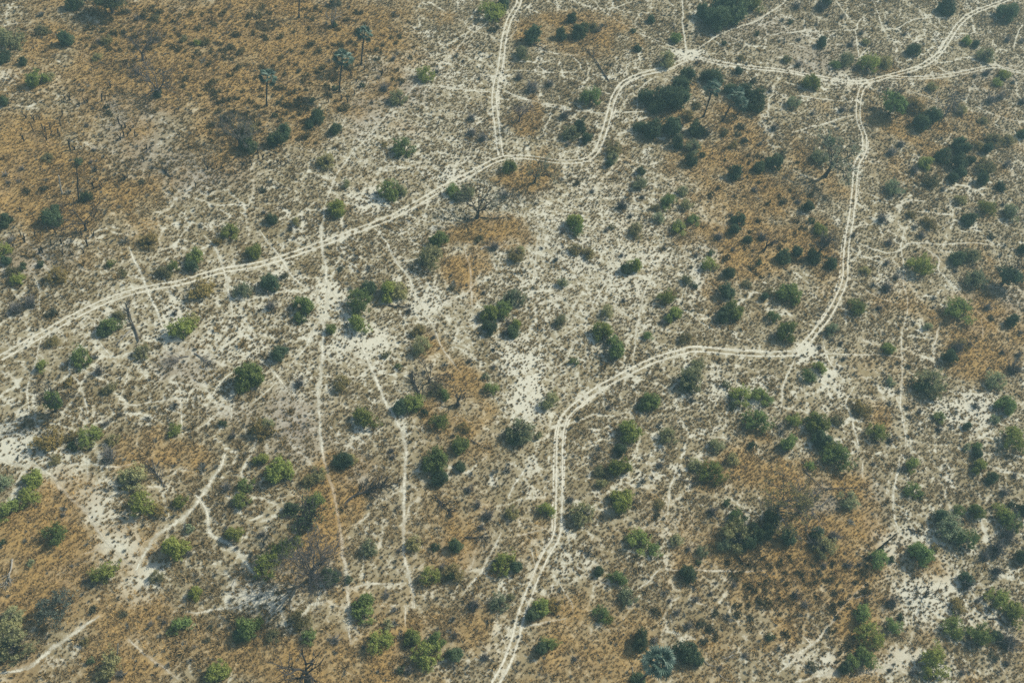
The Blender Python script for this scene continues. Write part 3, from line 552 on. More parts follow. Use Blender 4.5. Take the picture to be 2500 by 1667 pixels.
# ------------------------------------------------------------------ the bushes, sheet by sheet: x, y, width, kind (height/width)
BUSH = {
'A': '75,250,150,P 285,200,90,O 435,265,110,D 725,265,75,P 675,275,70,S 10,385,100,D 660,395,60,P 265,545,130,G 345,535,60,P 15,700,80,D 505,20,100,D 155,425,60,D 1060,120,60,O 1250,268,60,O 1345,295,50,G 1405,285,60,O 320,1075,70,O 1080,640,62,D 1695,990,115,D 1690,880,120,O 590,1345,75,D 345,1480,130,D 375,1425,70,D 30,1505,95,D 30,1185,65,S 145,1145,60,S 50,1235,60,S 120,1232,50,S 300,1290,60,B 180,1300,55,B 965,1235,50,B 540,1105,60,D 620,1105,60,S 850,215,45,B 750,775,55,B 730,735,45,B 930,120,80,S 1570,325,50,B 590,855,60,S 640,1020,60,S 220,150,0,S',
'B': '545,165,52,D 205,895,95,D:1.25 150,950,110,D 385,845,60,D 560,880,82,D 440,785,120,D:.6 390,682,52,D 890,592,105,S 995,665,105,P 805,695,50,S 740,580,42,D 955,395,70,S 1185,505,100,G:1.2 1250,480,62,S 1540,525,50,S 1432,410,40,S 1655,190,72,B 1620,55,150,G 1710,20,90,D 500,1100,105,P 625,1250,62,P 565,1420,110,G 1035,1005,130,G 895,985,52,O 940,1285,140,G 1000,1300,80,P 60,1290,52,B 120,1490,75,D 295,1510,62,P 65,1445,62,S 1490,800,95,S 1485,900,110,S 1560,930,110,S 1370,1300,95,G 1450,1310,100,P 1390,1350,60,D 1745,1140,95,G 835,335,42,B 850,400,40,B 850,525,52,S 560,600,50,D 1720,1330,90,S 310,485,40,B 170,700,50,B 140,790,45,D 555,25,80,B 190,900,0,D',
'C': '185,240,130,D 360,235,82,D 435,125,72,D 490,215,110,D 575,185,70,O 615,205,70,S 110,360,100,P 980,130,55,D 860,210,42,D 1135,180,42,S 1150,255,75,G 885,335,52,D 1080,400,120,P 1290,425,62,S 1230,510,100,D 1600,400,50,O 1580,485,55,D 1475,295,42,D 1700,230,40,D 1530,35,240,D 1440,130,170,D 1570,110,110,D 1330,75,105,D 1700,25,115,Y 80,520,85,S 170,590,150,S:.7 290,570,90,S 570,660,130,G 385,780,110,S 490,860,95,D 440,905,105,P 545,940,80,D 410,975,72,S 725,1000,110,O 720,1070,75,P 690,1115,62,D 1185,590,120,D 1110,660,190,D 945,670,110,D 1195,690,130,D 1020,725,105,D 905,860,82,D 1000,880,130,D 1130,870,135,D 1290,885,100,D 1345,910,60,B 1230,790,82,O 1285,720,62,O 1160,970,90,D 1265,1005,105,P 1255,1085,92,D 1330,1060,50,D 1420,530,120,D 1360,520,80,D 1690,690,150,D:1.15 1605,640,130,D 1520,615,82,D 1590,865,62,B 900,1240,92,P 910,1165,62,D 580,1300,62,S 790,1390,130,S 1105,1380,110,G 1205,1300,72,P 1230,1400,82,P 1030,1490,72,P 1270,1510,82,G 460,1520,105,G:1.2 1010,1420,62,O 715,1550,52,O 1170,1540,72,P 1555,1175,100,D 1725,1140,82,D 1690,1290,80,S 1580,1500,92,D 1530,1465,62,S 470,1250,50,B 10,1140,65,D 1680,560,60,B 840,1470,70,S 1430,620,0,D 1460,290,0,S 920,1340,70,S 1620,965,60,B 1480,905,60,O 1570,920,50,B 1540,980,70,O',
'D': '215,40,85,S 380,40,120,S 400,15,90,D 520,110,62,S 165,150,42,D 230,270,62,S 385,290,80,D 580,300,72,S 655,220,62,S 690,285,52,P 345,170,42,S 550,410,100,P 470,440,65,G 225,435,82,S 150,405,62,P 710,430,128,G 820,425,82,P 1015,345,90,D 955,230,52,S 830,150,52,S 1240,50,120,D 1660,85,130,D 725,65,42,S 310,560,110,G 200,700,92,P 520,745,82,S 320,770,62,S 1020,715,130,O 1060,840,115,D 1145,805,125,D 1145,595,72,P 1375,280,62,G 1435,305,52,D 1500,380,100,P 1640,510,75,G 1580,560,62,G 1430,515,62,S 1505,500,80,S 1545,680,120,S 1610,660,100,S 1480,825,70,O 1755,690,85,S 1745,920,65,D 385,1070,110,P 440,960,62,D 65,1105,115,D 865,1030,110,S 1020,1150,95,S 1100,1110,95,Y:.7 1215,1065,100,D 1360,1030,105,D 1320,1110,110,D 1400,1090,62,D 1330,1180,82,D 1280,1215,72,D 1510,1020,82,D 1135,1220,112,O 1640,1130,82,S 1500,1130,130,O 1475,1215,92,D 1600,1280,62,D 890,1285,112,P 1215,1290,62,S 1335,1360,72,P 1520,1410,105,Y 1690,1450,112,P 1625,1395,62,S 1390,1500,92,D 800,1490,115,S 1000,1460,62,O 1130,1520,92,O 290,1410,80,D 225,1375,62,S 310,1510,52,D 120,1370,60,B 360,1550,62,G 1330,980,90,D 1450,990,70,O 1400,1000,60,S 1650,270,70,S 1750,280,60,S 590,750,50,S 1560,960,100,O 1650,960,90,O 110,1050,70,B 1330,745,80,P 930,975,80,S 60,870,90,S 1690,560,60,S 420,100,50,S 30,620,60,S',
'E': '15,150,90,G:1.3 30,225,75,D 80,290,90,O 150,265,65,D 120,350,85,G 275,245,52,D 385,325,130,O 1020,95,115,O 760,240,62,G 840,305,65,O 1180,265,82,G 1110,310,100,O 1325,190,105,G 1310,265,85,D 1570,30,112,G 1490,85,65,O 1730,160,105,G:1.15 1365,410,150,O 1400,420,80,Y 1645,425,110,P 100,545,150,S 205,500,150,S 345,580,85,B 760,650,125,G 805,600,80,O 705,705,80,D 860,500,0,S 1240,665,160,G 1305,610,80,P 1190,580,72,S 345,775,85,O 290,945,85,G 560,880,125,G:1.25 670,975,110,S 745,1090,95,O 975,850,105,O 1690,1010,185,G 465,1055,70,O 325,1440,165,O 610,1430,138,G 780,1450,85,P 720,1340,100,S 820,1275,65,S 480,1420,82,O 740,1530,110,S 1185,1380,85,G 1520,1340,62,D 1590,1420,95,S 500,1500,75,D 70,80,80,S 620,1510,60,S 840,780,0,S',
'F': '110,380,125,D:.8 110,530,120,S 330,510,130,G:1.35 320,610,80,G 780,405,105,D 720,500,165,G 910,440,145,G 1000,420,110,P 730,650,135,G 530,690,72,G 1060,560,82,S 1270,80,120,G 1210,200,155,P 1545,80,62,O 1645,120,112,S 1120,690,100,O 1145,800,125,P 1230,740,62,S 900,860,62,O 990,950,52,G 600,1060,112,O 310,1060,112,S 175,860,118,D:.7 235,825,62,S 1240,1095,100,O 1290,1140,85,G 1090,1190,130,G:.7 1000,1230,105,D:.7 1390,1210,82,S 1170,1260,62,D 1260,1320,112,G 775,1290,165,G:.7 1435,1370,75,O 1360,1425,62,S 1415,1490,112,G 1590,1020,55,P 1625,1100,80,G:1.4 1610,575,118,G:.8 1710,555,110,G:.8 1740,640,85,S 1620,680,105,D:.7 1720,710,80,S 1570,440,52,S 65,1370,148,O 90,1340,80,P 940,1520,75,S 1470,910,62,S 1740,1400,82,D 1740,470,70,O 590,280,50,B 1350,410,50,B 1350,320,40,S 1640,830,50,S 1640,950,60,S 210,330,60,B 250,0,70,S',
'G': '60,180,110,O 85,150,60,P 330,215,72,S 470,12,92,G 470,150,82,O 545,180,80,O 870,260,95,G 800,290,75,D 380,370,72,P 45,490,125,P:1.2 60,660,75,G 40,705,85,D 890,25,110,O 1170,12,92,G 1290,190,65,S 1385,175,52,D 1370,250,90,G 1420,270,60,P 1510,310,82,D 1230,360,72,P 1270,400,52,D 1490,440,105,D:1.1 1545,560,130,G 1470,600,95,D 1630,390,62,O 1080,470,108,G 680,575,82,P 650,715,130,G 735,800,150,G 1120,600,128,G:.75 1050,650,65,S 960,750,65,G 1210,760,82,O 370,640,92,O 450,910,62,G 280,1170,115,P:1.2 1265,1040,165,P 1230,1050,110,D 1300,930,90,P 975,1190,120,G 920,1220,70,D 1490,1070,62,P 1600,1160,130,G 1530,1220,60,D 1720,1160,115,G 1700,1330,148,G 840,1390,145,G:1.1 775,1520,90,D 80,1390,175,P 50,1440,90,D 1100,1430,112,P 1430,1490,92,P 1675,1495,62,D 215,1425,62,P 690,1225,62,S 1740,60,115,S 1440,60,100,S 1540,150,60,S 1260,1180,80,S 790,500,60,S 1070,140,60,S 1030,240,0,D 480,1300,40,B 1250,270,30,B 180,405,30,B 380,30,70,S 670,20,60,S 1550,20,80,D 1640,90,60,D 1720,240,50,D 1750,480,60,D 780,190,60,S',  # one D bush near the right track corner stands in for tree shadow
'H': '380,30,92,Y 410,95,120,S 200,165,85,D 120,205,100,D 330,200,100,D 450,250,75,D 40,110,65,S 160,450,140,G 130,430,80,D 30,440,62,O 50,612,82,G 145,715,120,G:1.6 680,295,62,P 840,100,82,S 1070,50,92,S 830,235,80,S 900,330,82,S 830,400,130,S 1060,240,150,G 1310,210,95,D 1400,180,112,P 1430,345,145,P:.7 1540,60,52,B 1760,150,65,D 620,530,105,G:1.3 780,540,82,S 460,700,92,P 1330,570,180,G:.75 1520,540,92,S 1115,675,62,P 845,820,82,G 515,790,62,S 370,820,60,S 365,960,82,G 290,1005,100,G:.8 1310,820,150,S 1330,790,90,O 1260,885,105,D 1390,800,92,S 1130,1060,190,P:.8 1070,1080,90,D 860,1050,62,P 1580,1050,115,P:1.1 1690,640,92,D 1700,960,145,S 1620,850,80,S 1640,1220,125,G:1.2 1440,1210,92,S 1560,1310,62,P 1380,1360,62,D 1700,1450,165,G 1450,1510,75,G 1370,1500,62,P 1185,1300,80,G 1190,1380,82,S 665,1230,112,O 750,1390,125,G 850,1450,90,S 970,1230,62,S 1050,1260,70,S 190,1310,92,G 350,1340,145,G 380,1450,120,D 465,1510,115,G 170,1465,118,G 500,1320,82,O 90,1360,60,S 10,1190,70,G 1300,290,60,S 1490,400,60,S 540,890,70,S 600,50,60,S 1150,540,40,S 1740,720,60,S 980,950,40,B 1730,870,80,S 1540,620,50,B',
'I': '220,175,125,G 200,290,125,G 20,200,95,P 55,390,145,G 915,180,170,P 970,345,165,G 1100,380,115,O 1240,325,92,G 360,550,148,G 15,610,60,D 710,790,155,G 215,745,60,P 490,765,50,S 1195,650,160,G:1.25 1290,680,90,S 1300,510,72,P 1600,550,110,Y 1070,840,90,O 1330,950,92,G 835,1100,62,B 1235,1180,125,G 1690,1190,160,G 1640,1230,90,D 90,1310,240,P 90,1100,120,P 60,1210,140,P 730,1430,170,P 820,1500,120,S 1490,1490,130,G 1690,210,100,G 1655,320,105,G 1550,220,110,S 1440,1190,50,B 1410,1270,50,B 1120,1150,65,S 1330,1320,50,S 1030,1160,60,S 740,30,150,S 620,1410,60,D 1180,530,50,S 40,50,0,S 370,40,80,O 430,420,60,S 1620,640,60,S 640,1060,60,B 580,1290,70,O',
'J': '35,30,100,Y 170,105,165,G 440,130,100,P 375,180,80,P 1235,45,165,G 1410,90,75,D:.7 1270,165,110,D 610,42,135,D:.6 670,40,80,P 430,320,110,G 260,370,92,D 345,470,100,D 1470,240,105,S 1600,420,125,S 1530,340,90,S 185,650,130,G 100,760,165,G 310,590,75,G 510,840,145,D:.75 650,860,60,D 790,630,108,P 1100,600,100,P 1240,640,70,D 1370,615,105,D 1205,830,125,Y 1365,810,125,O 1340,840,80,D 1290,770,82,S 1720,750,140,G 730,1010,130,G 760,1100,135,G 320,1140,128,O 20,1150,85,G 375,1260,95,G 920,1160,75,P 860,1280,150,G 900,1250,80,O 1085,1260,112,G 1255,1270,105,G 1200,1360,170,G 1370,1375,110,D:.7 1500,1030,150,S 1690,1020,110,P 1370,1240,95,S 1060,1480,115,S 1000,1470,60,D 1580,1390,110,S 905,960,90,S 960,1060,80,S 560,1270,110,S 800,200,0,S 50,545,100,S 990,660,60,S 690,1380,0,S 130,1250,90,O 950,20,70,S 1560,500,80,S 400,400,60,D 1160,1280,40,G',
'K': '785,95,150,G:1.2 630,110,75,P 645,195,75,P 770,320,165,G 870,335,65,S 525,400,150,P:1.15 265,385,102,G 35,395,92,P 1390,135,160,G 1290,80,82,P 1540,30,82,P 1500,330,62,D 1400,390,118,S 1035,345,72,O 1015,425,62,B 890,600,165,G:.75 1010,665,88,G 1150,590,82,P 1240,645,82,S 1340,660,82,P 1310,740,42,D 1235,820,118,D:.85 620,800,75,D:.8 755,855,108,G 830,980,108,P 1580,440,118,G 1560,560,190,P 1640,600,130,D 1690,540,130,D 1020,890,52,S 1290,990,82,S 230,1040,112,G 330,1030,105,O 170,1100,92,D 635,1090,105,G 690,1115,60,Y 290,1280,112,G 225,1340,100,D 910,1270,108,D:1.6 1005,1270,92,S 1240,1170,110,S 1220,1340,155,D 1300,1395,92,D 895,1535,95,D 1550,890,72,S 1390,950,62,S 460,1400,65,S 1160,1080,92,S 1400,1200,80,B 1330,1150,70,B 1420,1090,60,B 1480,610,100,P 430,310,90,S 1040,80,90,S 1350,1280,60,B 1110,1000,60,S 1630,1370,70,S 1580,1100,60,B 1660,1120,50,B 1450,1460,60,S 50,770,90,D 20,980,60,P',
'L': '480,25,170,G 295,80,65,G 1010,80,98,G 735,68,62,S 1450,90,108,G 1545,165,82,D 1440,8,75,D 1015,255,105,G 1060,285,60,D 1630,265,102,S 565,310,125,P 330,605,140,S 470,560,125,S 400,645,140,P 560,755,98,S 350,540,90,D 770,720,125,G 855,722,50,D 1060,690,160,G:1.1 1270,490,180,P 1180,425,108,D 1370,580,135,G:1.2 1330,390,72,G 1440,400,108,G 1610,390,108,G 1690,350,62,D 1690,465,140,G 1755,385,85,D 1590,640,200,S 1660,560,160,S 1740,700,105,D 1380,880,145,S 1370,860,90,D 1580,980,150,G:.8 1720,1095,145,G 1460,1220,145,G:1.25 1290,1175,140,G:.85 870,1015,130,S 680,1110,130,G 710,1240,160,G 700,1385,135,G 590,1430,95,G 540,1460,80,D 880,1170,108,G:.8 920,1110,52,D 1310,1040,98,O 1170,1430,185,G 1670,1280,190,S 1340,1490,82,S 210,960,112,S 270,1025,92,S 50,430,130,D 20,520,120,D 1580,1250,80,D 640,760,60,S 1150,640,60,O 1500,700,110,S 1590,800,120,S 1380,1300,60,S 150,560,120,D 790,650,40,D 400,760,80,S 1650,1430,80,S 1560,1390,70,B 1450,1000,70,S 40,1250,70,D 330,1450,80,B 1700,150,70,S 850,1480,60,S 1000,1500,70,S',  # D bush at the thin olive tree's foot stands in for its shade
}
bushes = []
seen_root = []
bcount = 0
for s, txt in BUSH.items():
    for e in txt.split():
        q = e.split(','); asp = 1.0
        if ':' in q[3]: q[3], a = q[3].split(':'); asp = float(a)
        x, y, w, k = float(q[0]), float(q[1]), float(q[2]), q[3]
        if w <= 0: continue
        px, py = sheet(s, x, y); crown, colr, name, word = KIND[k]
        g0 = at(px, py); m = w / SHEETZ / ppm(g0)                     # crown width in metres
        tall = m * (.62 if k in 'SOB' else .78) * (.55 + .45 * asp)
        p = at(px, py, tall * .45)
        bcount += 1; r = random.Random(bcount * 13 + 5)
        R = m * .5; zz = gz(p[0], p[1]); yaw = r.random() * 6.283
        deep = R * (.9 + .2 * r.random()) * (.75 + .25 * asp)
        root = link(name, None, loc=(p[0], p[1], zz), rot=(0, 0, 0))
        f = .68 + .64 * r.random(); hue = r.uniform(-.2, .2)
        yel = r.uniform(-.08, .34) if k in 'GPO' else r.uniform(-.05, .15); cl = (colr[0] * f * (1 + yel), colr[1] * f * (1 + .3 * yel), colr[2] * f * (1 - .5 * yel))
        wood = (.11 * f, .10 * f, .09 * f)
        if k == 'S':
            link('twigs', r.choice(TWIGS), root, rot=(0, 0, yaw), scl=(R * 1.02, deep * 1.02, tall * 1.05), color=(.19 * f, .178 * f, .165 * f))
            if m > 4: link('twigs', r.choice(TWIGS), root, loc=(r.uniform(-.25, .25) * R, r.uniform(-.2, .2) * R, 0), rot=(0, 0, yaw + 2), scl=(R * .9, deep * .85, tall * .9), color=(.16 * f, .15 * f, .14 * f))
            link('dry_leaves', r.choice(PROTO['small']), root, rot=(0, 0, yaw), scl=(R * .6, deep * .55, tall * .5), color=(.14 * f, .13 * f, .10 * f))
        else:
            ck = crown if m > 2.6 else 'small'
            if crown == 'full' and r.random() < .6: ck = 'loose'
            link('crown', r.choice(PROTO[ck]), root, rot=(0, 0, yaw), scl=(R * 1.27, deep * 1.24, tall * 1.12), color=cl)
            if m > 2.6: link('stems', r.choice(STEMS), root, rot=(0, 0, yaw), scl=(R, R, tall), color=wood)
            if k in 'PO' and m > 3: link('twigs', r.choice(TWIGS), root, rot=(0, 0, yaw), scl=(R * .95, deep * .95, tall * 1.0), color=wood)
        bushes.append(dict(o=root, px=px, py=py, w=w / SHEETZ, k=k, word=word, m=m))
print('bushes', len(bushes))

# ------------------------------------------------------------------ trees
def grow(h, spread, seed, leafy=0, fork=.32, limbs=6, tr=None, lean=(0, 0), leaf=.16, depth=3, upright=.5, stretch=1.3):
    """trunk, limbs and twigs of a tree h metres high with a crown `spread` wide; returns tubes and twig ends"""
    r = np.random.default_rng(seed); A = Tubes(); B = Tubes(); ends = []
    tr = tr or h * .036 + .08
    hf = h * fork; top = np.array([lean[0] * fork, lean[1] * fork, hf])
    pts = [np.array([0, 0, -.15]), np.array([top[0] * .25, top[1] * .25, hf * .3]), np.array([top[0] * .6 + r.normal() * .1, top[1] * .6 + r.normal() * .1, hf * .68]), top]
    A.add(pts, [tr * 1.5, tr * 1.05, tr * .95, tr * .85], 7)
    def br(p, d, L, rad, lev):
        q = p.copy(); P = [q.copy()]; dd = d.copy(); n = 4
        for i in range(n):
            dd = dd + r.normal(size=3) * .17 + np.array([0, 0, .05 * upright]); dd /= np.linalg.norm(dd); q = q + dd * L / n; q[2] = max(q[2], .15); P.append(q.copy())
        R_ = [rad * (1 - .18 * i) for i in range(n + 1)]; R_ = [max(x, .022) for x in R_]
        (A if lev < 2 else B).add(P, R_, 5 if lev < 2 else 3, False)
        if lev >= depth: ends.extend(P[2:]); return
        for j in range(4 if lev < 2 else 3):
            t = P[1 + (j + 1) % n] if j < 3 else P[-1]
            e = dd + r.normal(size=3) * (.62 if lev else .55); e[2] += .12 * upright; e /= np.linalg.norm(e)
            br(t, e, L * (.52 + .22 * r.random()), max(rad * .58, .034), lev + 1)
    for i in range(limbs):
        a = 6.283 * i / limbs + r.normal() * .3; out_ = (.62 + .4 * r.random()) * spread * .5
        rise = (h - hf) * (.45 + .5 * r.random()); v = np.array([math.cos(a) * out_ * .75 + lean[0] * .4, math.sin(a) * out_ * .75 + lean[1] * .4, rise * .72]) * stretch; L = np.linalg.norm(v)
        br(top + np.array([0, 0, -hf * .12 * r.random()]), v / L, L * .82, tr * .52, 0)
    return A, B, np.array(ends)
def tree(name, label, cat, base, top, w, seed, leafcol=None, nleaf=0, leaf=.17, wood=(.10, .09, .085), group=None, h=None, ball=False, lean_xy=(0, 0), **kw):
    b = at(*base); H = h or height_to(base, top) * 1.28; spread = w / SHEETZ / ppm(at(*top, H * .7))
    A, B, ends = grow(H, spread, seed, **kw)
    root = link(name, None, loc=(b[0], b[1], gz(b[0], b[1]))); tag(root, label, cat, group)
    link('trunk', A.mesh('trunk'), root, color=wood); link('twigs', B.mesh('twigs'), root, color=tuple(c * 1.05 for c in wood))
    if ball:
        link('crown', crown_mesh('crown', seed + 2, 15, 7500, .040, .66, .22, .5, .60, (.26, .42), .2), root, loc=(lean_xy[0], lean_xy[1], H * .30), rot=(0, 0, seed), scl=(spread * .52, spread * .52, H * .62), color=leafcol)
    elif nleaf:
        r = np.random.default_rng(seed + 1); P = ends[r.integers(0, len(ends), nleaf)] + r.normal(size=(nleaf, 3)) * .28
        v, f = leaf_quads(P, leaf, r); link('crown', new_mesh('crown', v, f, m_leaf, {'leafvar': ('FACE', r.random(nleaf))}), root, color=leafcol)
    return root
BW, DW, PW_ = (.095, .085, .078), (.045, .041, .038), (.36, .33, .28)
tree('bare_tree', 'small bare grey tree at upper left, left of a larger bare one', 'tree', sheet('A',978,415), sheet('A',975,290), 175, 601, wood=BW, upright=.9)
tree('bare_tree', 'large bare grey tree with dark bush at its foot, upper left', 'tree', sheet('A',1092,668), sheet('A',1100,510), 250, 602, wood=BW, upright=.8, fork=.25)
tree('bare_tree', 'hazy grey bare tree above dark bush, between orange grass and palms', 'tree', sheet('A',1640,1000), sheet('A',1640,880), 230, 603, (.14,.14,.11), 900, wood=BW)
tree('leafy_tree', 'leafy tree cut by the top edge with its shadow left of it', 'tree', sheet('A',768,90), sheet('A',760,-60), 230, 604, (.11,.13,.065), 3200, .24, ball=True, wood=DW, limbs=7)
tree('dead_tree', 'big forked dead tree at the left below the tall dark snag', 'tree', sheet('A',588,1570), sheet('A',590,1445), 300, 605, wood=DW, fork=.28, limbs=5, depth=3, upright=.6, tr=.34, h=9.0, stretch=1.45)
tree('dead_tree', 'small pale-armed dead tree above the two right-hand palms, green at its foot', 'tree', sheet('B',535,190), sheet('B',535,110), 115, 606, wood=(.20,.18,.15), limbs=5, depth=2)
tree('sparse_tree', 'bare-branched tree with thin grey-green leaf below the track, above orange patch', 'tree', sheet('B',1525,1490), sheet('B',1560,1360), 235, 607, (.18,.19,.12), 1100, .15, wood=DW, fork=.25)
tree('bare_tree', 'small bare purple-grey tree on a round orange patch between the tracks', 'tree', sheet('C',75,832), sheet('C',72,740), 135, 608, wood=(.12,.10,.10), upright=.8)
tree('sparse_tree', 'grey-green umbrella tree on the bend of the long track', 'tree', sheet('C',180,1252), sheet('C',205,1150), 175, 609, (.19,.21,.13), 1500, .15, wood=DW, fork=.3, upright=.3)
tree('leafy_tree', 'bright round green tree whose shadow falls across the right-hand track', 'tree', sheet('D',838,785), sheet('D',872,665), 250, 610, (.13,.20,.052), 6000, .26, ball=True, wood=DW, limbs=8, fork=.34)
tree('bare_tree', 'bare grey twiggy tree beside dark bushes, right of the bright round tree', 'tree', sheet('D',1222,792), sheet('D',1285,705), 190, 611, wood=(.14,.13,.12), fork=.15, limbs=7)
tree('sparse_tree', 'pale silvery-green leaning tree left of the right-hand track', 'tree', sheet('D',405,1205), sheet('D',520,1060), 190, 612, (.28,.31,.20), 2800, .17, wood=DW, fork=.4, upright=.3)
tree('leafy_tree', 'upright bright green tree casting a dark shadow, left of centre', 'tree', sheet('E',385,1252), sheet('E',400,1125), 140, 613, (.16,.235,.06), 4200, .24, ball=True, wood=DW, limbs=7, fork=.25)
tree('bare_tree', 'bare dark tree with level branches on the orange patch in the middle', 'tree', sheet('F',1195,1060), sheet('F',1195,1000), 190, 614, wood=DW, limbs=7, upright=.1)
tree('bare_tree', 'bare dark tree at the right of the middle orange patch', 'tree', sheet('F',1392,1205), sheet('F',1385,1130), 130, 615, wood=DW, limbs=5, depth=2)
tree('bare_tree', 'great bare grey tree spreading its limbs and shadow, lower left', 'tree', sheet('J',398,850), sheet('J',390,740), 330, 616, wood=(.085,.08,.076), fork=.3, limbs=11, upright=.2, tr=.42, depth=4, stretch=1.5)
tree('dead_tree', 'dead tree with green-topped bush around its bare trunk, lower left', 'tree', sheet('J',382,515), sheet('J',370,380), 150, 617, (.10,.14,.05), 700, wood=DW, limbs=5)
tree('dead_tree', 'crooked black dead tree standing at the bottom edge, left of centre', 'tree', sheet('J',370,1590), sheet('J',395,1440), 130, 618, wood=DW, limbs=4, depth=2, fork=.35)
tree('sparse_tree', 'blue-grey twiggy tree over orange grass, lower left', 'tree', sheet('I',345,1085), sheet('I',485,925), 180, 619, (.11,.13,.105), 2200, .18, wood=DW, fork=.35, lean=(.6, .3))
tree('sparse_tree', 'largest thin olive-yellow tree standing in orange grass, lower right', 'tree', sheet('L',35,425), sheet('L',100,300), 300, 620, (.20,.175,.065), 2600, .2, wood=(.11,.10,.09), fork=.25, limbs=8)
tree('dead_tree', 'forked black dead tree lying low on the sand at right', 'tree', sheet('L',1078,978), sheet('L',1165,900), 190, 621, wood=DW, limbs=4, depth=2, fork=.15, h=4.5)
tree('dead_tree', 'twisted dark tree beside the orange slope left of the right-hand track', 'tree', sheet('H',350,190), sheet('H',410,90), 140, 622, wood=DW, limbs=5, depth=2, fork=.3)
tree('leafy_tree', 'big dark round tree at the right edge, half way up', 'tree', sheet('H',1610,395), sheet('H',1665,290), 205, 623, (.070,.11,.058), 6400, .27, ball=True, wood=DW, limbs=8, fork=.2)
tree('bare_tree', 'little bare tree by the dark thicket below the two leaning palms', 'tree', sheet('G',1750,160), sheet('G',1740,60), 120, 624, wood=DW, limbs=5, depth=2)
tree('sparse_tree', 'grey leafless tree leaning over the lower right orange grass', 'tree', sheet('L',230,400), sheet('L',250,270), 190, 625, wood=(.16,.15,.14), limbs=7)

# ------------------------------------------------------------------ palms: trunk and separate fan leaves
def fan_mesh(name, seed, n=11):
    r = np.random.default_rng(seed); v = []; f = []; T0 = .95
    v += [(-.022, 0, 0), (.022, 0, 0), (.022, T0, .12), (-.022, T0, .12)]; f.append((0, 1, 2, 3))
    for i in range(n):
        a0 = math.radians(-85 + 170 * i / n); a1 = math.radians(-85 + 170 * (i + 1) / n); am = (a0 + a1) / 2; L = .95 * (.82 + .25 * math.cos(am)) * (.9 + .2 * r.random())
        q = len(v); c = (0, T0, .12); e = lambda a, l, z: (math.sin(a) * l, T0 + math.cos(a) * l, .12 + z - .22 * l * l)
        v += [c, e(a0, L * .62, -.02), e(am, L * .66, .09), e(a1, L * .62, -.02), e(am + r.normal() * .05, L, -.10 * r.random())]
        f += [(q, q + 1, q + 2), (q, q + 2, q + 3), (q + 1, q + 4, q + 2), (q + 2, q + 4, q + 3)]
    me = bpy.data.meshes.new(name); me.from_pydata(v, [], f); me.materials.append(m_leaf)
    a = me.attributes.new('leafvar', 'FLOAT', 'FACE'); a.data.foreach_set('value', (.3 + .35 * r.random(len(f))).astype(np.float32)); return me
FANS = [fan_mesh('fan_%d' % k, 700 + k) for k in range(4)]
def palm(label, base, top, seed, size=1.55, n=25, h=None):
    b = at(*base); H = h or height_to(base, top); t = at(*top, H)           # the crown may lean a little off the foot
    off = np.clip(t[:2] - b[:2], -2.2, 2.2); r = random.Random(seed)
    root = link('fan_palm', None, loc=(b[0], b[1], gz(b[0], b[1]))); tag(root, label, 'palm')
    T = Tubes(); pts = []; rad = []
    for i in range(9):
        q = i / 8; pts.append((off[0] * q ** 1.5, off[1] * q ** 1.5, -.2 + (H + .2) * q)); rad.append(.27 + .25 * max(0, 1 - q * 7) + (.03 if .45 < q < .8 else 0) - .05 * q)
    T.add(pts, rad, 8); link('trunk', T.mesh('trunk'), root, color=(.05, .046, .042))
    for i in range(n):
        u = (i + .5) / n; el = math.radians(90 - 134 * u + r.uniform(-10, 10)); az = i * 2.39996 + r.uniform(-.2, .2); dead = u > .86
        s = size * 1.12 * r.uniform(.85, 1.12) * (1.0 if u > .15 else .9)
        c = (.26, .21, .13) if dead else [(.15, .22, .165), (.27, .34, .27), (.07, .115, .09)][i % 3]
        link('frond', FANS[i % 4], root, loc=(off[0], off[1], H - .1 - .35 * u), rot=(el, r.uniform(-.3, .3), az), scl=(s, s, s), color=c)
    return root
palm('leftmost of the tall palms, straight trunk rising from orange grass', sheet('B',87,725), sheet('B',92,525), 31)
palm('middle of the three tall palms at upper left', sheet('B',583,627), sheet('B',607,395), 32, 1.75)
palm('rightmost and highest of the three tall palms at upper left', sheet('B',733,442), sheet('B',755,230), 33, 1.55)
palm('palm cut off by the top edge so only its trunk shows', sheet('B',308,122), sheet('B',312,-90), 34)
palm('left of the two leaning palms by the dark thicket, curved trunk', sheet('C',1335,802), sheet('C',1400,605), 35, 1.65)
palm('right of the two leaning palms by the dark thicket', sheet('C',1465,832), sheet('C',1562,655), 36, 1.75)
palm('short dark palm trunk half hidden behind the right leaning palm', sheet('C',1568,785), sheet('C',1600,715), 37, 1.3, 24)
palm('lone palm seen from above at the bottom edge, right of centre', sheet('K',897,1562), sheet('K',1035,1420), 38, 1.85, 30)

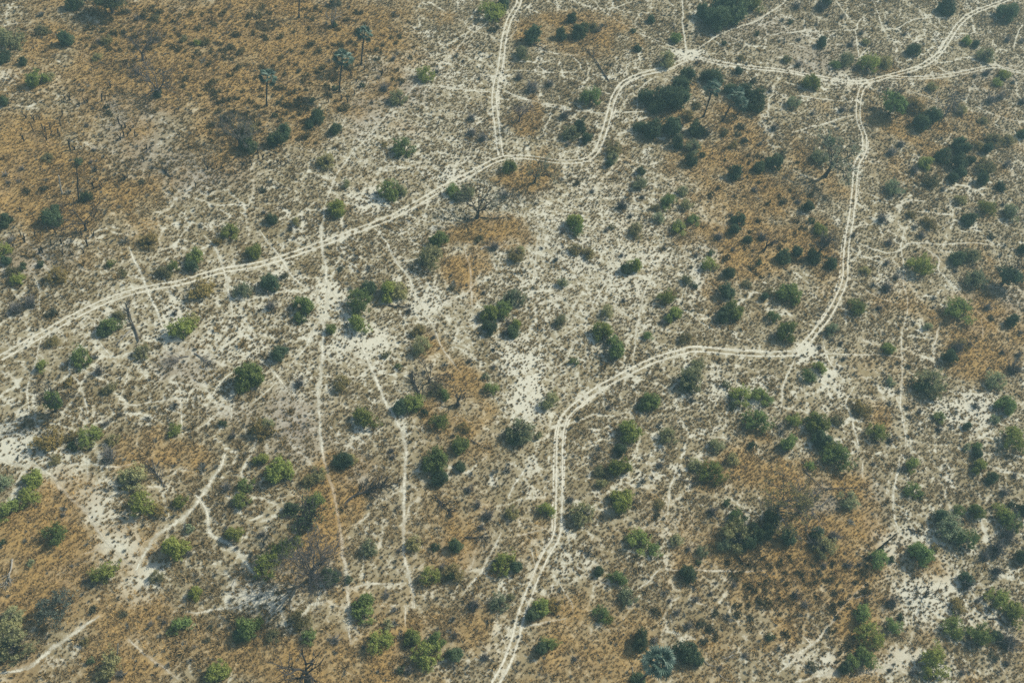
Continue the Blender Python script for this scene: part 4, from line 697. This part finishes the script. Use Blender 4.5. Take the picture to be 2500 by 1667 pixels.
# ------------------------------------------------------------------ snags, logs and stumps
def snag(name, label, base, top, r0, col, twigs=0, seed=0):
    b = at(*base); H = height_to(base, top); T = Tubes(); r = np.random.default_rng(seed); t = at(*top, H); off = np.clip(t[:2] - b[:2], -1.5, 1.5)
    P = [np.array([off[0] * q + r.normal() * .04, off[1] * q + r.normal() * .04, -.2 + (H + .2) * q]) for q in np.linspace(0, 1, 7)]
    T.add(P, [r0 * 1.3] + [r0 * (1 - .35 * q) for q in np.linspace(0, 1, 6)], 7)
    root = link(name, None, loc=(b[0], b[1], gz(b[0], b[1]))); tag(root, label, 'dead trunk'); link('trunk', T.mesh('trunk'), root, color=col)
    if twigs:
        B = Tubes()
        for i in range(twigs):
            p = P[2 + i % 5]; a = r.random() * 6.283; l = .6 + 1.3 * r.random(); e = p + np.array([math.cos(a) * l * .7, math.sin(a) * l * .7, l * .75])
            B.add([p, (p + e) / 2 + r.normal(size=3) * .1, e], [r0 * .5, r0 * .35, .03], 4)
        link('branches', B.mesh('branches'), root, color=col)
    return root
snag('standing_pole', 'straight black branchless trunk standing alone like a pole, lower right', sheet('L',770,650), sheet('L',893,548), .22, (.045, .042, .04))
snag('dead_snag', 'tall thin black snag standing beside a dark bush at left', sheet('A',535,1372), sheet('A',525,1140), .22, DW, 6, 3)
snag('dead_snag', 'pale bleached broken trunk left of the tall black snag', sheet('A',422,1325), sheet('A',398,1195), .24, PW_, 0, 4)
snag('dead_snag', 'short pale stick standing near the bottom palm', sheet('K',855,1500), sheet('K',855,1455), .13, PW_, 0, 5)
snag('dead_snag', 'thin pale trunk standing over the grey bush at lower left', sheet('I',795,1400), sheet('I',808,1300), .16, (.28,.26,.22), 3, 6)
def log(label, s, pts, r0, col, branches=0, seed=0, spread=2.0, lift=.3):
    r = np.random.default_rng(seed); W = [at(*sheet(s, *p)) for p in pts]; c = catmull(W, .7); o = c[0]; n = len(c)
    P = [np.array([p[0] - o[0], p[1] - o[1], gz(p[0], p[1]) - gz(*o) + r0 * .6 + lift * math.sin(math.pi * i / max(1, n - 1)) * (.5 + .5 * r.random())]) for i, p in enumerate(c)]
    T = Tubes(); T.add(P, [r0 * (1.2 - .75 * i / (n - 1)) for i in range(n)], 6)
    root = link('fallen_trunk', None, loc=(o[0], o[1], gz(*o))); tag(root, label, 'fallen trunk'); link('trunk', T.mesh('trunk'), root, color=col)
    if branches:
        B = Tubes()
        for i in range(branches):
            k = int(n * (.35 + .63 * r.random())); p = P[min(k, n - 1)]; d = P[-1] - P[0]; d /= np.linalg.norm(d); a = (r.random() - .5) * 2.4
            e = np.array([d[0] * math.cos(a) - d[1] * math.sin(a), d[0] * math.sin(a) + d[1] * math.cos(a), .1 + .75 * r.random()]); l = spread * (.5 + .7 * r.random()); q = p + e * l * .5 + r.normal(size=3) * .12; t = p + e * l
            B.add([p, q, t], [r0 * .5, r0 * .32, .025], 4, False)
            for _ in range(3):
                e2 = e + r.normal(size=3) * .5; B.add([q, q + e2 * l * .35], [r0 * .25, .02], 3, False)
        link('branches', B.mesh('branches'), root, color=col)
    return root
log('long charred black fallen trunk between the two upper tracks', 'C', [(690,565),(640,490),(600,425),(560,380),(530,340)], .22, (.06,.055,.05), 14, 1, 2.2)
log('dark fallen log at the edge of the upper middle orange patch', 'C', [(160,305),(215,325),(270,355)], .18, DW, 8, 2, 1.6)
log('pale bleached branch beside a dark bush on the right orange slope', 'C', [(1495,1190),(1530,1200),(1570,1205)], .16, PW_, 8, 3, 1.8)
log('long dark fallen tree just below the left-hand track', 'E', [(945,775),(925,700),(890,620),(875,560),(860,520)], .20, (.06,.055,.05), 12, 4, 2.5)
log('pale split log beside the long dark fallen tree', 'E', [(895,700),(850,745),(790,800)], .22, (.25,.23,.19), 6, 5, 1.6)
log('heap of grey fallen branches left of the big round bush', 'E', [(1290,880),(1240,890),(1170,935)], .14, (.17,.15,.13), 26, 6, 2.6)
log('brushwood heap of thin grey twigs right of the fallen branches', 'E', [(1330,860),(1380,890),(1440,950)], .14, (.20,.18,.155), 26, 7, 2.4)
log('dark fallen limb under the middle green bushes', 'F', [(920,530),(980,545),(1050,540)], .20, DW, 8, 8, 1.6)
log('steep dark fallen trunk at the left of the middle orange patch', 'F', [(1140,1165),(1105,1090),(1070,1010)], .30, DW, 12, 9, 2.0)
log('thin dark log right of the green bush below the middle orange patch', 'F', [(1480,1460),(1535,1490),(1590,1510)], .15, DW, 5, 10, 1.3)
log('fallen dead tree with dark twig crown beside the lower left trail', 'J', [(615,355),(670,300),(740,270),(830,235),(890,225)], .26, DW, 34, 11, 3.2, .8)
log('dark fallen tree lying diagonally on grey sand, lower middle', 'J', [(1225,285),(1280,340),(1340,400)], .22, DW, 18, 12, 2.4)
log('broken black branches right of a dark bush, lower middle', 'J', [(1440,570),(1500,575),(1560,570)], .16, DW, 12, 13, 1.8)
log('tangle of black fallen branches beside the pale bush at lower left', 'I', [(1130,230),(1090,170),(1040,110)], .18, (.08,.075,.07), 22, 14, 2.6)
log('pale fallen branches at the left edge in orange grass', 'I', [(85,720),(75,800),(30,900)], .17, (.30,.27,.22), 14, 15, 2.4)
log('dark fallen trunk above the big thin tree at lower right', 'L', [(250,110),(310,170),(390,240),(480,240),(600,235)], .12, (.08,.072,.065), 18, 16, 1.8)
log('short dark log on pale sand right of the black pole', 'L', [(970,515),(1030,540),(1090,560)], .16, DW, 2, 17, 1.2)
log('thin curved dark log near the lower right corner', 'L', [(1520,1130),(1590,1135),(1650,1180)], .14, DW, 4, 18, 1.3)
log('pale thin branch on the orange grass below the black pole', 'L', [(600,995),(650,975),(700,968)], .09, PW_, 4, 19, 1.0)
log('pale curved branch right of the bottom palm', 'K', [(1345,1415),(1370,1440),(1415,1448)], .10, (.28,.25,.2), 2, 20, 1.0)
log('pale bent branch at the bottom edge, far right of the palm', 'K', [(1440,1500),(1490,1545),(1545,1550)], .10, (.28,.25,.2), 2, 21, 1.0)
log('bleached dead branch lying above the pale bent branch near bottom', 'K', [(1470,1400),(1510,1390),(1550,1360)], .10, PW_, 5, 22, 1.0)
log('dead grey branches in a bush left of the lower right bush row', 'K', [(1150,180),(1200,185),(1260,200)], .14, (.17,.16,.14), 9, 23, 1.5)
log('dark bent log on orange grass right of the umbrella tree', 'B', [(1550,1490),(1640,1500),(1720,1490)], .16, DW, 6, 24, 1.4)
log('burnt root stock on grey soil at upper left', 'A', [(1175,1215),(1130,1180),(1110,1140)], .22, DW, 10, 25, 1.5)
log('blackened log among stumps at upper left', 'A', [(470,980),(510,955),(550,935)], .16, DW, 3, 26, 1.0)
log('dark slanting log among the stumps right of the blackened one', 'A', [(985,1050),(1015,1030),(1050,1000)], .20, DW, 4, 27, 1.1)
log('pale crooked log on orange ground, right of the curving track', 'D', [(115,1225),(140,1205),(165,1190)], .12, PW_, 3, 28, .9)
log('dark limb on orange grass, right of the round pale bush in the middle', 'F', [(1300,245),(1320,210),(1360,190)], .13, DW, 4, 29, 1.2)
log('white forked driftwood-like branch below the middle orange patch', 'F', [(1550,150),(1590,130),(1620,155)], .13, (.40,.37,.32), 6, 30, 1.2)

def stump_mesh(name, seed):
    r = np.random.default_rng(seed); T = Tubes()
    for i in range(1 + int(r.random() * 2.2)):
        a = r.random() * 6.283; l = .15 + .3 * r.random(); h = .7 + .6 * r.random()
        T.add([(0, 0, -.1), (l * .2 * math.cos(a), l * .2 * math.sin(a), h * .45), (l * math.cos(a), l * math.sin(a), h)], [.10, .085, .06], 5)
    return T.mesh(name)
STUMPS = [stump_mesh('broken_stem_%d' % k, 800 + k) for k in range(7)]
ST = {'A': '450,690 480,695 545,735 580,710 602,712 428,785 415,862 180,812 235,836 270,815 295,890 312,910 345,885 400,920 412,938 350,930 230,902 165,965 475,985 480,1025 512,1025 577,1012 320,960 815,850 835,882 860,880 895,902 925,940 850,942 825,962 875,936 985,1105 1005,1022 870,1212 855,1225 1195,790 930,525 948,530 910,472 845,440 870,450 1420,1160 1450,1140 1480,1150 1515,1155 1690,1110 1660,1130 1720,1130 1610,1190 1340,1280 690,1290 700,1270 640,1290 90,1510 140,1440 40,1540 720,690 700,700 760,610',
      'E': '145,60 385,45 430,185 495,188 270,172 292,172 170,100 575,175 600,130 240,60 330,30 350,120 420,110 90,130 500,70 560,50 640,60',
      'B': '35,1085 115,1065 110,1140 220,1118 185,1125 510,700 595,690 640,700 700,560 660,520 830,480 750,480 870,520 690,640 720,610 20,1050 60,1090 160,1110'}
for s, txt in ST.items():
    for e in txt.split():
        x, y = map(float, e.split(',')); p = at(*sheet(s, x, y)); r = random.Random(x * 7 + y); hh = r.uniform(1.5, 3.0)
        o = link('dead_stump', r.choice(STUMPS), loc=(p[0], p[1], gz(p[0], p[1])), rot=(0, 0, r.random() * 6.28), scl=(1.9, 1.9, hh), color=(.035, .032, .030))
        tag(o, 'short black broken stem, one of the many dotted over the upper left orange ground', 'stump', 'black broken stems of the upper left')

# low brown scrub mounds
def mounds(n, boxes, label, group, col, seed, lo=1.2, hi=3.4):
    r = random.Random(seed); done = 0; tries = 0; placed = []
    while done < n and tries < n * 40:
        tries += 1; b = r.choice(boxes); px = r.uniform(b[0], b[2]) * DK; py = r.uniform(b[1], b[3]) * DK; p = at(px, py)
        if float(gsample(zO, p[0], p[1])) < .45 or any((px - q[0]) ** 2 + (py - q[1]) ** 2 < 15 ** 2 for q in placed): continue
        if any((px - q['px']) ** 2 + (py - q['py']) ** 2 < (q['w'] * .6) ** 2 for q in bushes): continue
        m = lo + (hi - lo) * r.random() ** 1.6; f = r.uniform(.75, 1.25)
        o = link('scrub_mound', r.choice(PROTO['mound']), loc=(p[0], p[1], gz(p[0], p[1])), rot=(0, 0, r.random() * 6.28), scl=(m * .5, m * .42, m * .62), color=tuple(c * f for c in col))
        tag(o, label, 'scrub', group); placed.append((px, py)); done += 1
mounds(210, [(420,10,960,260),(480,200,800,330),(180,20,420,120)], 'low brown scrub mound in the orange grass around the upper left palms', 'scrub mounds around the upper left palms', (.15, .122, .056), 5, 1.6, 4.4)
mounds(75, [(1500,1330,2000,1560),(1640,1280,1990,1420)], 'low brown scrub clump in the orange grass of the lower right', 'scrub clumps in the lower right orange grass', (.12, .10, .05), 6)
mounds(50, [(1580,340,1900,660)], 'low brown scrub clump on the orange slope left of the curving right-hand track', 'scrub clumps on the right orange slope', (.11, .094, .048), 7)

# ------------------------------------------------------------------ labels of the bushes: colour, size and place beside what one can find
LAND = [('the round bright tree shading the track',2180,238),('the black pole',2145,1339),('the great bare tree at lower left',760,1380),('the bottom-edge palm',1610,1614),('the leftmost tall palm',651,225),('the middle upper-left palm',832,180),
 ('the rightmost upper-left palm',885,120),('the two leaning palms',1770,225),('the charred fallen trunk',1450,165),('the umbrella tree on the track bend',1312,410),('the fork where tracks meet at right',2110,203),('the sharp corner of the right-hand track',1950,862),
 ('the long bend of the lower track',1385,1000),('the track bend at bottom centre',1275,1480),('the top centre track corner',1690,140),('the white trail crossing left of centre',800,705),('the long track at the left edge',60,850),('the big dark tree at the right edge',2465,655),
 ('the pale silvery tree by the right-hand track',2055,380),('the middle orange patch',1065,960),('the tall black snag at left',190,450),('the big bare upper-left tree',392,185),('the thin olive tree at lower right',1905,1215),('the lower left trail junction',335,1390),
 ('the fallen tree with twig crown',895,1200),('the bright upright tree at left',143,955),('the bare tree above the central orange patch',1180,490),('the top right corner',2490,10),('the bottom right corner',2490,1655),('the bottom left corner',10,1655),('the top left corner',10,10),
 ('the forked dead tree at right',2260,1450),('the blue-grey twiggy tree at lower left',173,1437),('the pure white sand spot',1368,702),('the small tree on a round orange patch',1266,270),('the brushwood heap left of centre',480,880),('the dark thicket by the leaning palms',1630,240),
 ('the orange patch at lower right',1900,1170),('the bare tree right of the round bright tree',2320,255),('the fallen branch tangle at bottom left',375,1180),('the track junction above centre',1225,385),('the right edge half way down',2495,1050),('the left edge half way down',5,1050)]
cells = {}
for i, b in enumerate(bushes):
    for j, (ln, lx, ly) in enumerate(LAND):
        dx, dy = b['px'] - lx, b['py'] - ly; d = math.hypot(dx, dy)
        if d < 12: continue
        side = ('right of' if dx > 0 else 'left of') if abs(dx) > abs(dy) else ('below' if dy > 0 else 'above')
        cells.setdefault((b['word'], j, side), []).append((d, i))
best = {}
ORD = ['first', 'second', 'third', 'fourth', 'fifth', 'sixth', 'seventh', 'eighth']
for (w, j, side), lst in cells.items():
    lst.sort()
    for rank, (d, i) in enumerate(lst[:8]):
        if len(('x %s bush, x such %s %s' % (w, side, LAND[j][0])).split()) > 16: continue
        sc = d + rank * 70
        if i not in best or sc < best[i][0]: best[i] = (sc, w, j, side, rank)
for i, b in enumerate(bushes):
    sc, w, j, side, rank = best[i]
    sz = 'tiny' if b['w'] < 20 else 'small' if b['w'] < 30 else 'middling' if b['w'] < 44 else 'large'
    noun = 'shrub' if b['k'] == 'S' else 'bush'
    tag(b['o'], '%s %s %s, %s such %s %s' % (sz, w, noun, ORD[rank], side, LAND[j][0]), noun, 'leafless shrubs on the plain' if b['k'] == 'S' else 'bushes scattered over the plain')

# ------------------------------------------------------------------ haze: the air between the helicopter and the plain
hm, nt = mat('air'); pv = nd(nt, 'ShaderNodeVolumePrincipled'); pv.inputs['Color'].default_value = (.55, .93, 1.0, 1); pv.inputs['Density'].default_value = .00027; pv.inputs['Anisotropy'].default_value = 0.0
nt.links.new(pv.outputs[0], nd(nt, 'ShaderNodeOutputMaterial').inputs['Volume'])
e = gxs[-1] + 200; z0, z1 = float(GH.min()) - 1.5, CAM_H + 6
V = [(sx * e, sy * e + 220, z) for z in (z0, z1) for sx, sy in ((-1, -1), (1, -1), (1, 1), (-1, 1))]
hz = new_mesh('haze', V, [(3, 2, 1, 0), (4, 5, 6, 7), (0, 1, 5, 4), (1, 2, 6, 5), (2, 3, 7, 6), (3, 0, 4, 7)], hm)
tag(link('haze', hz), 'thin blue-green haze over the whole plain', 'haze', kind='stuff')
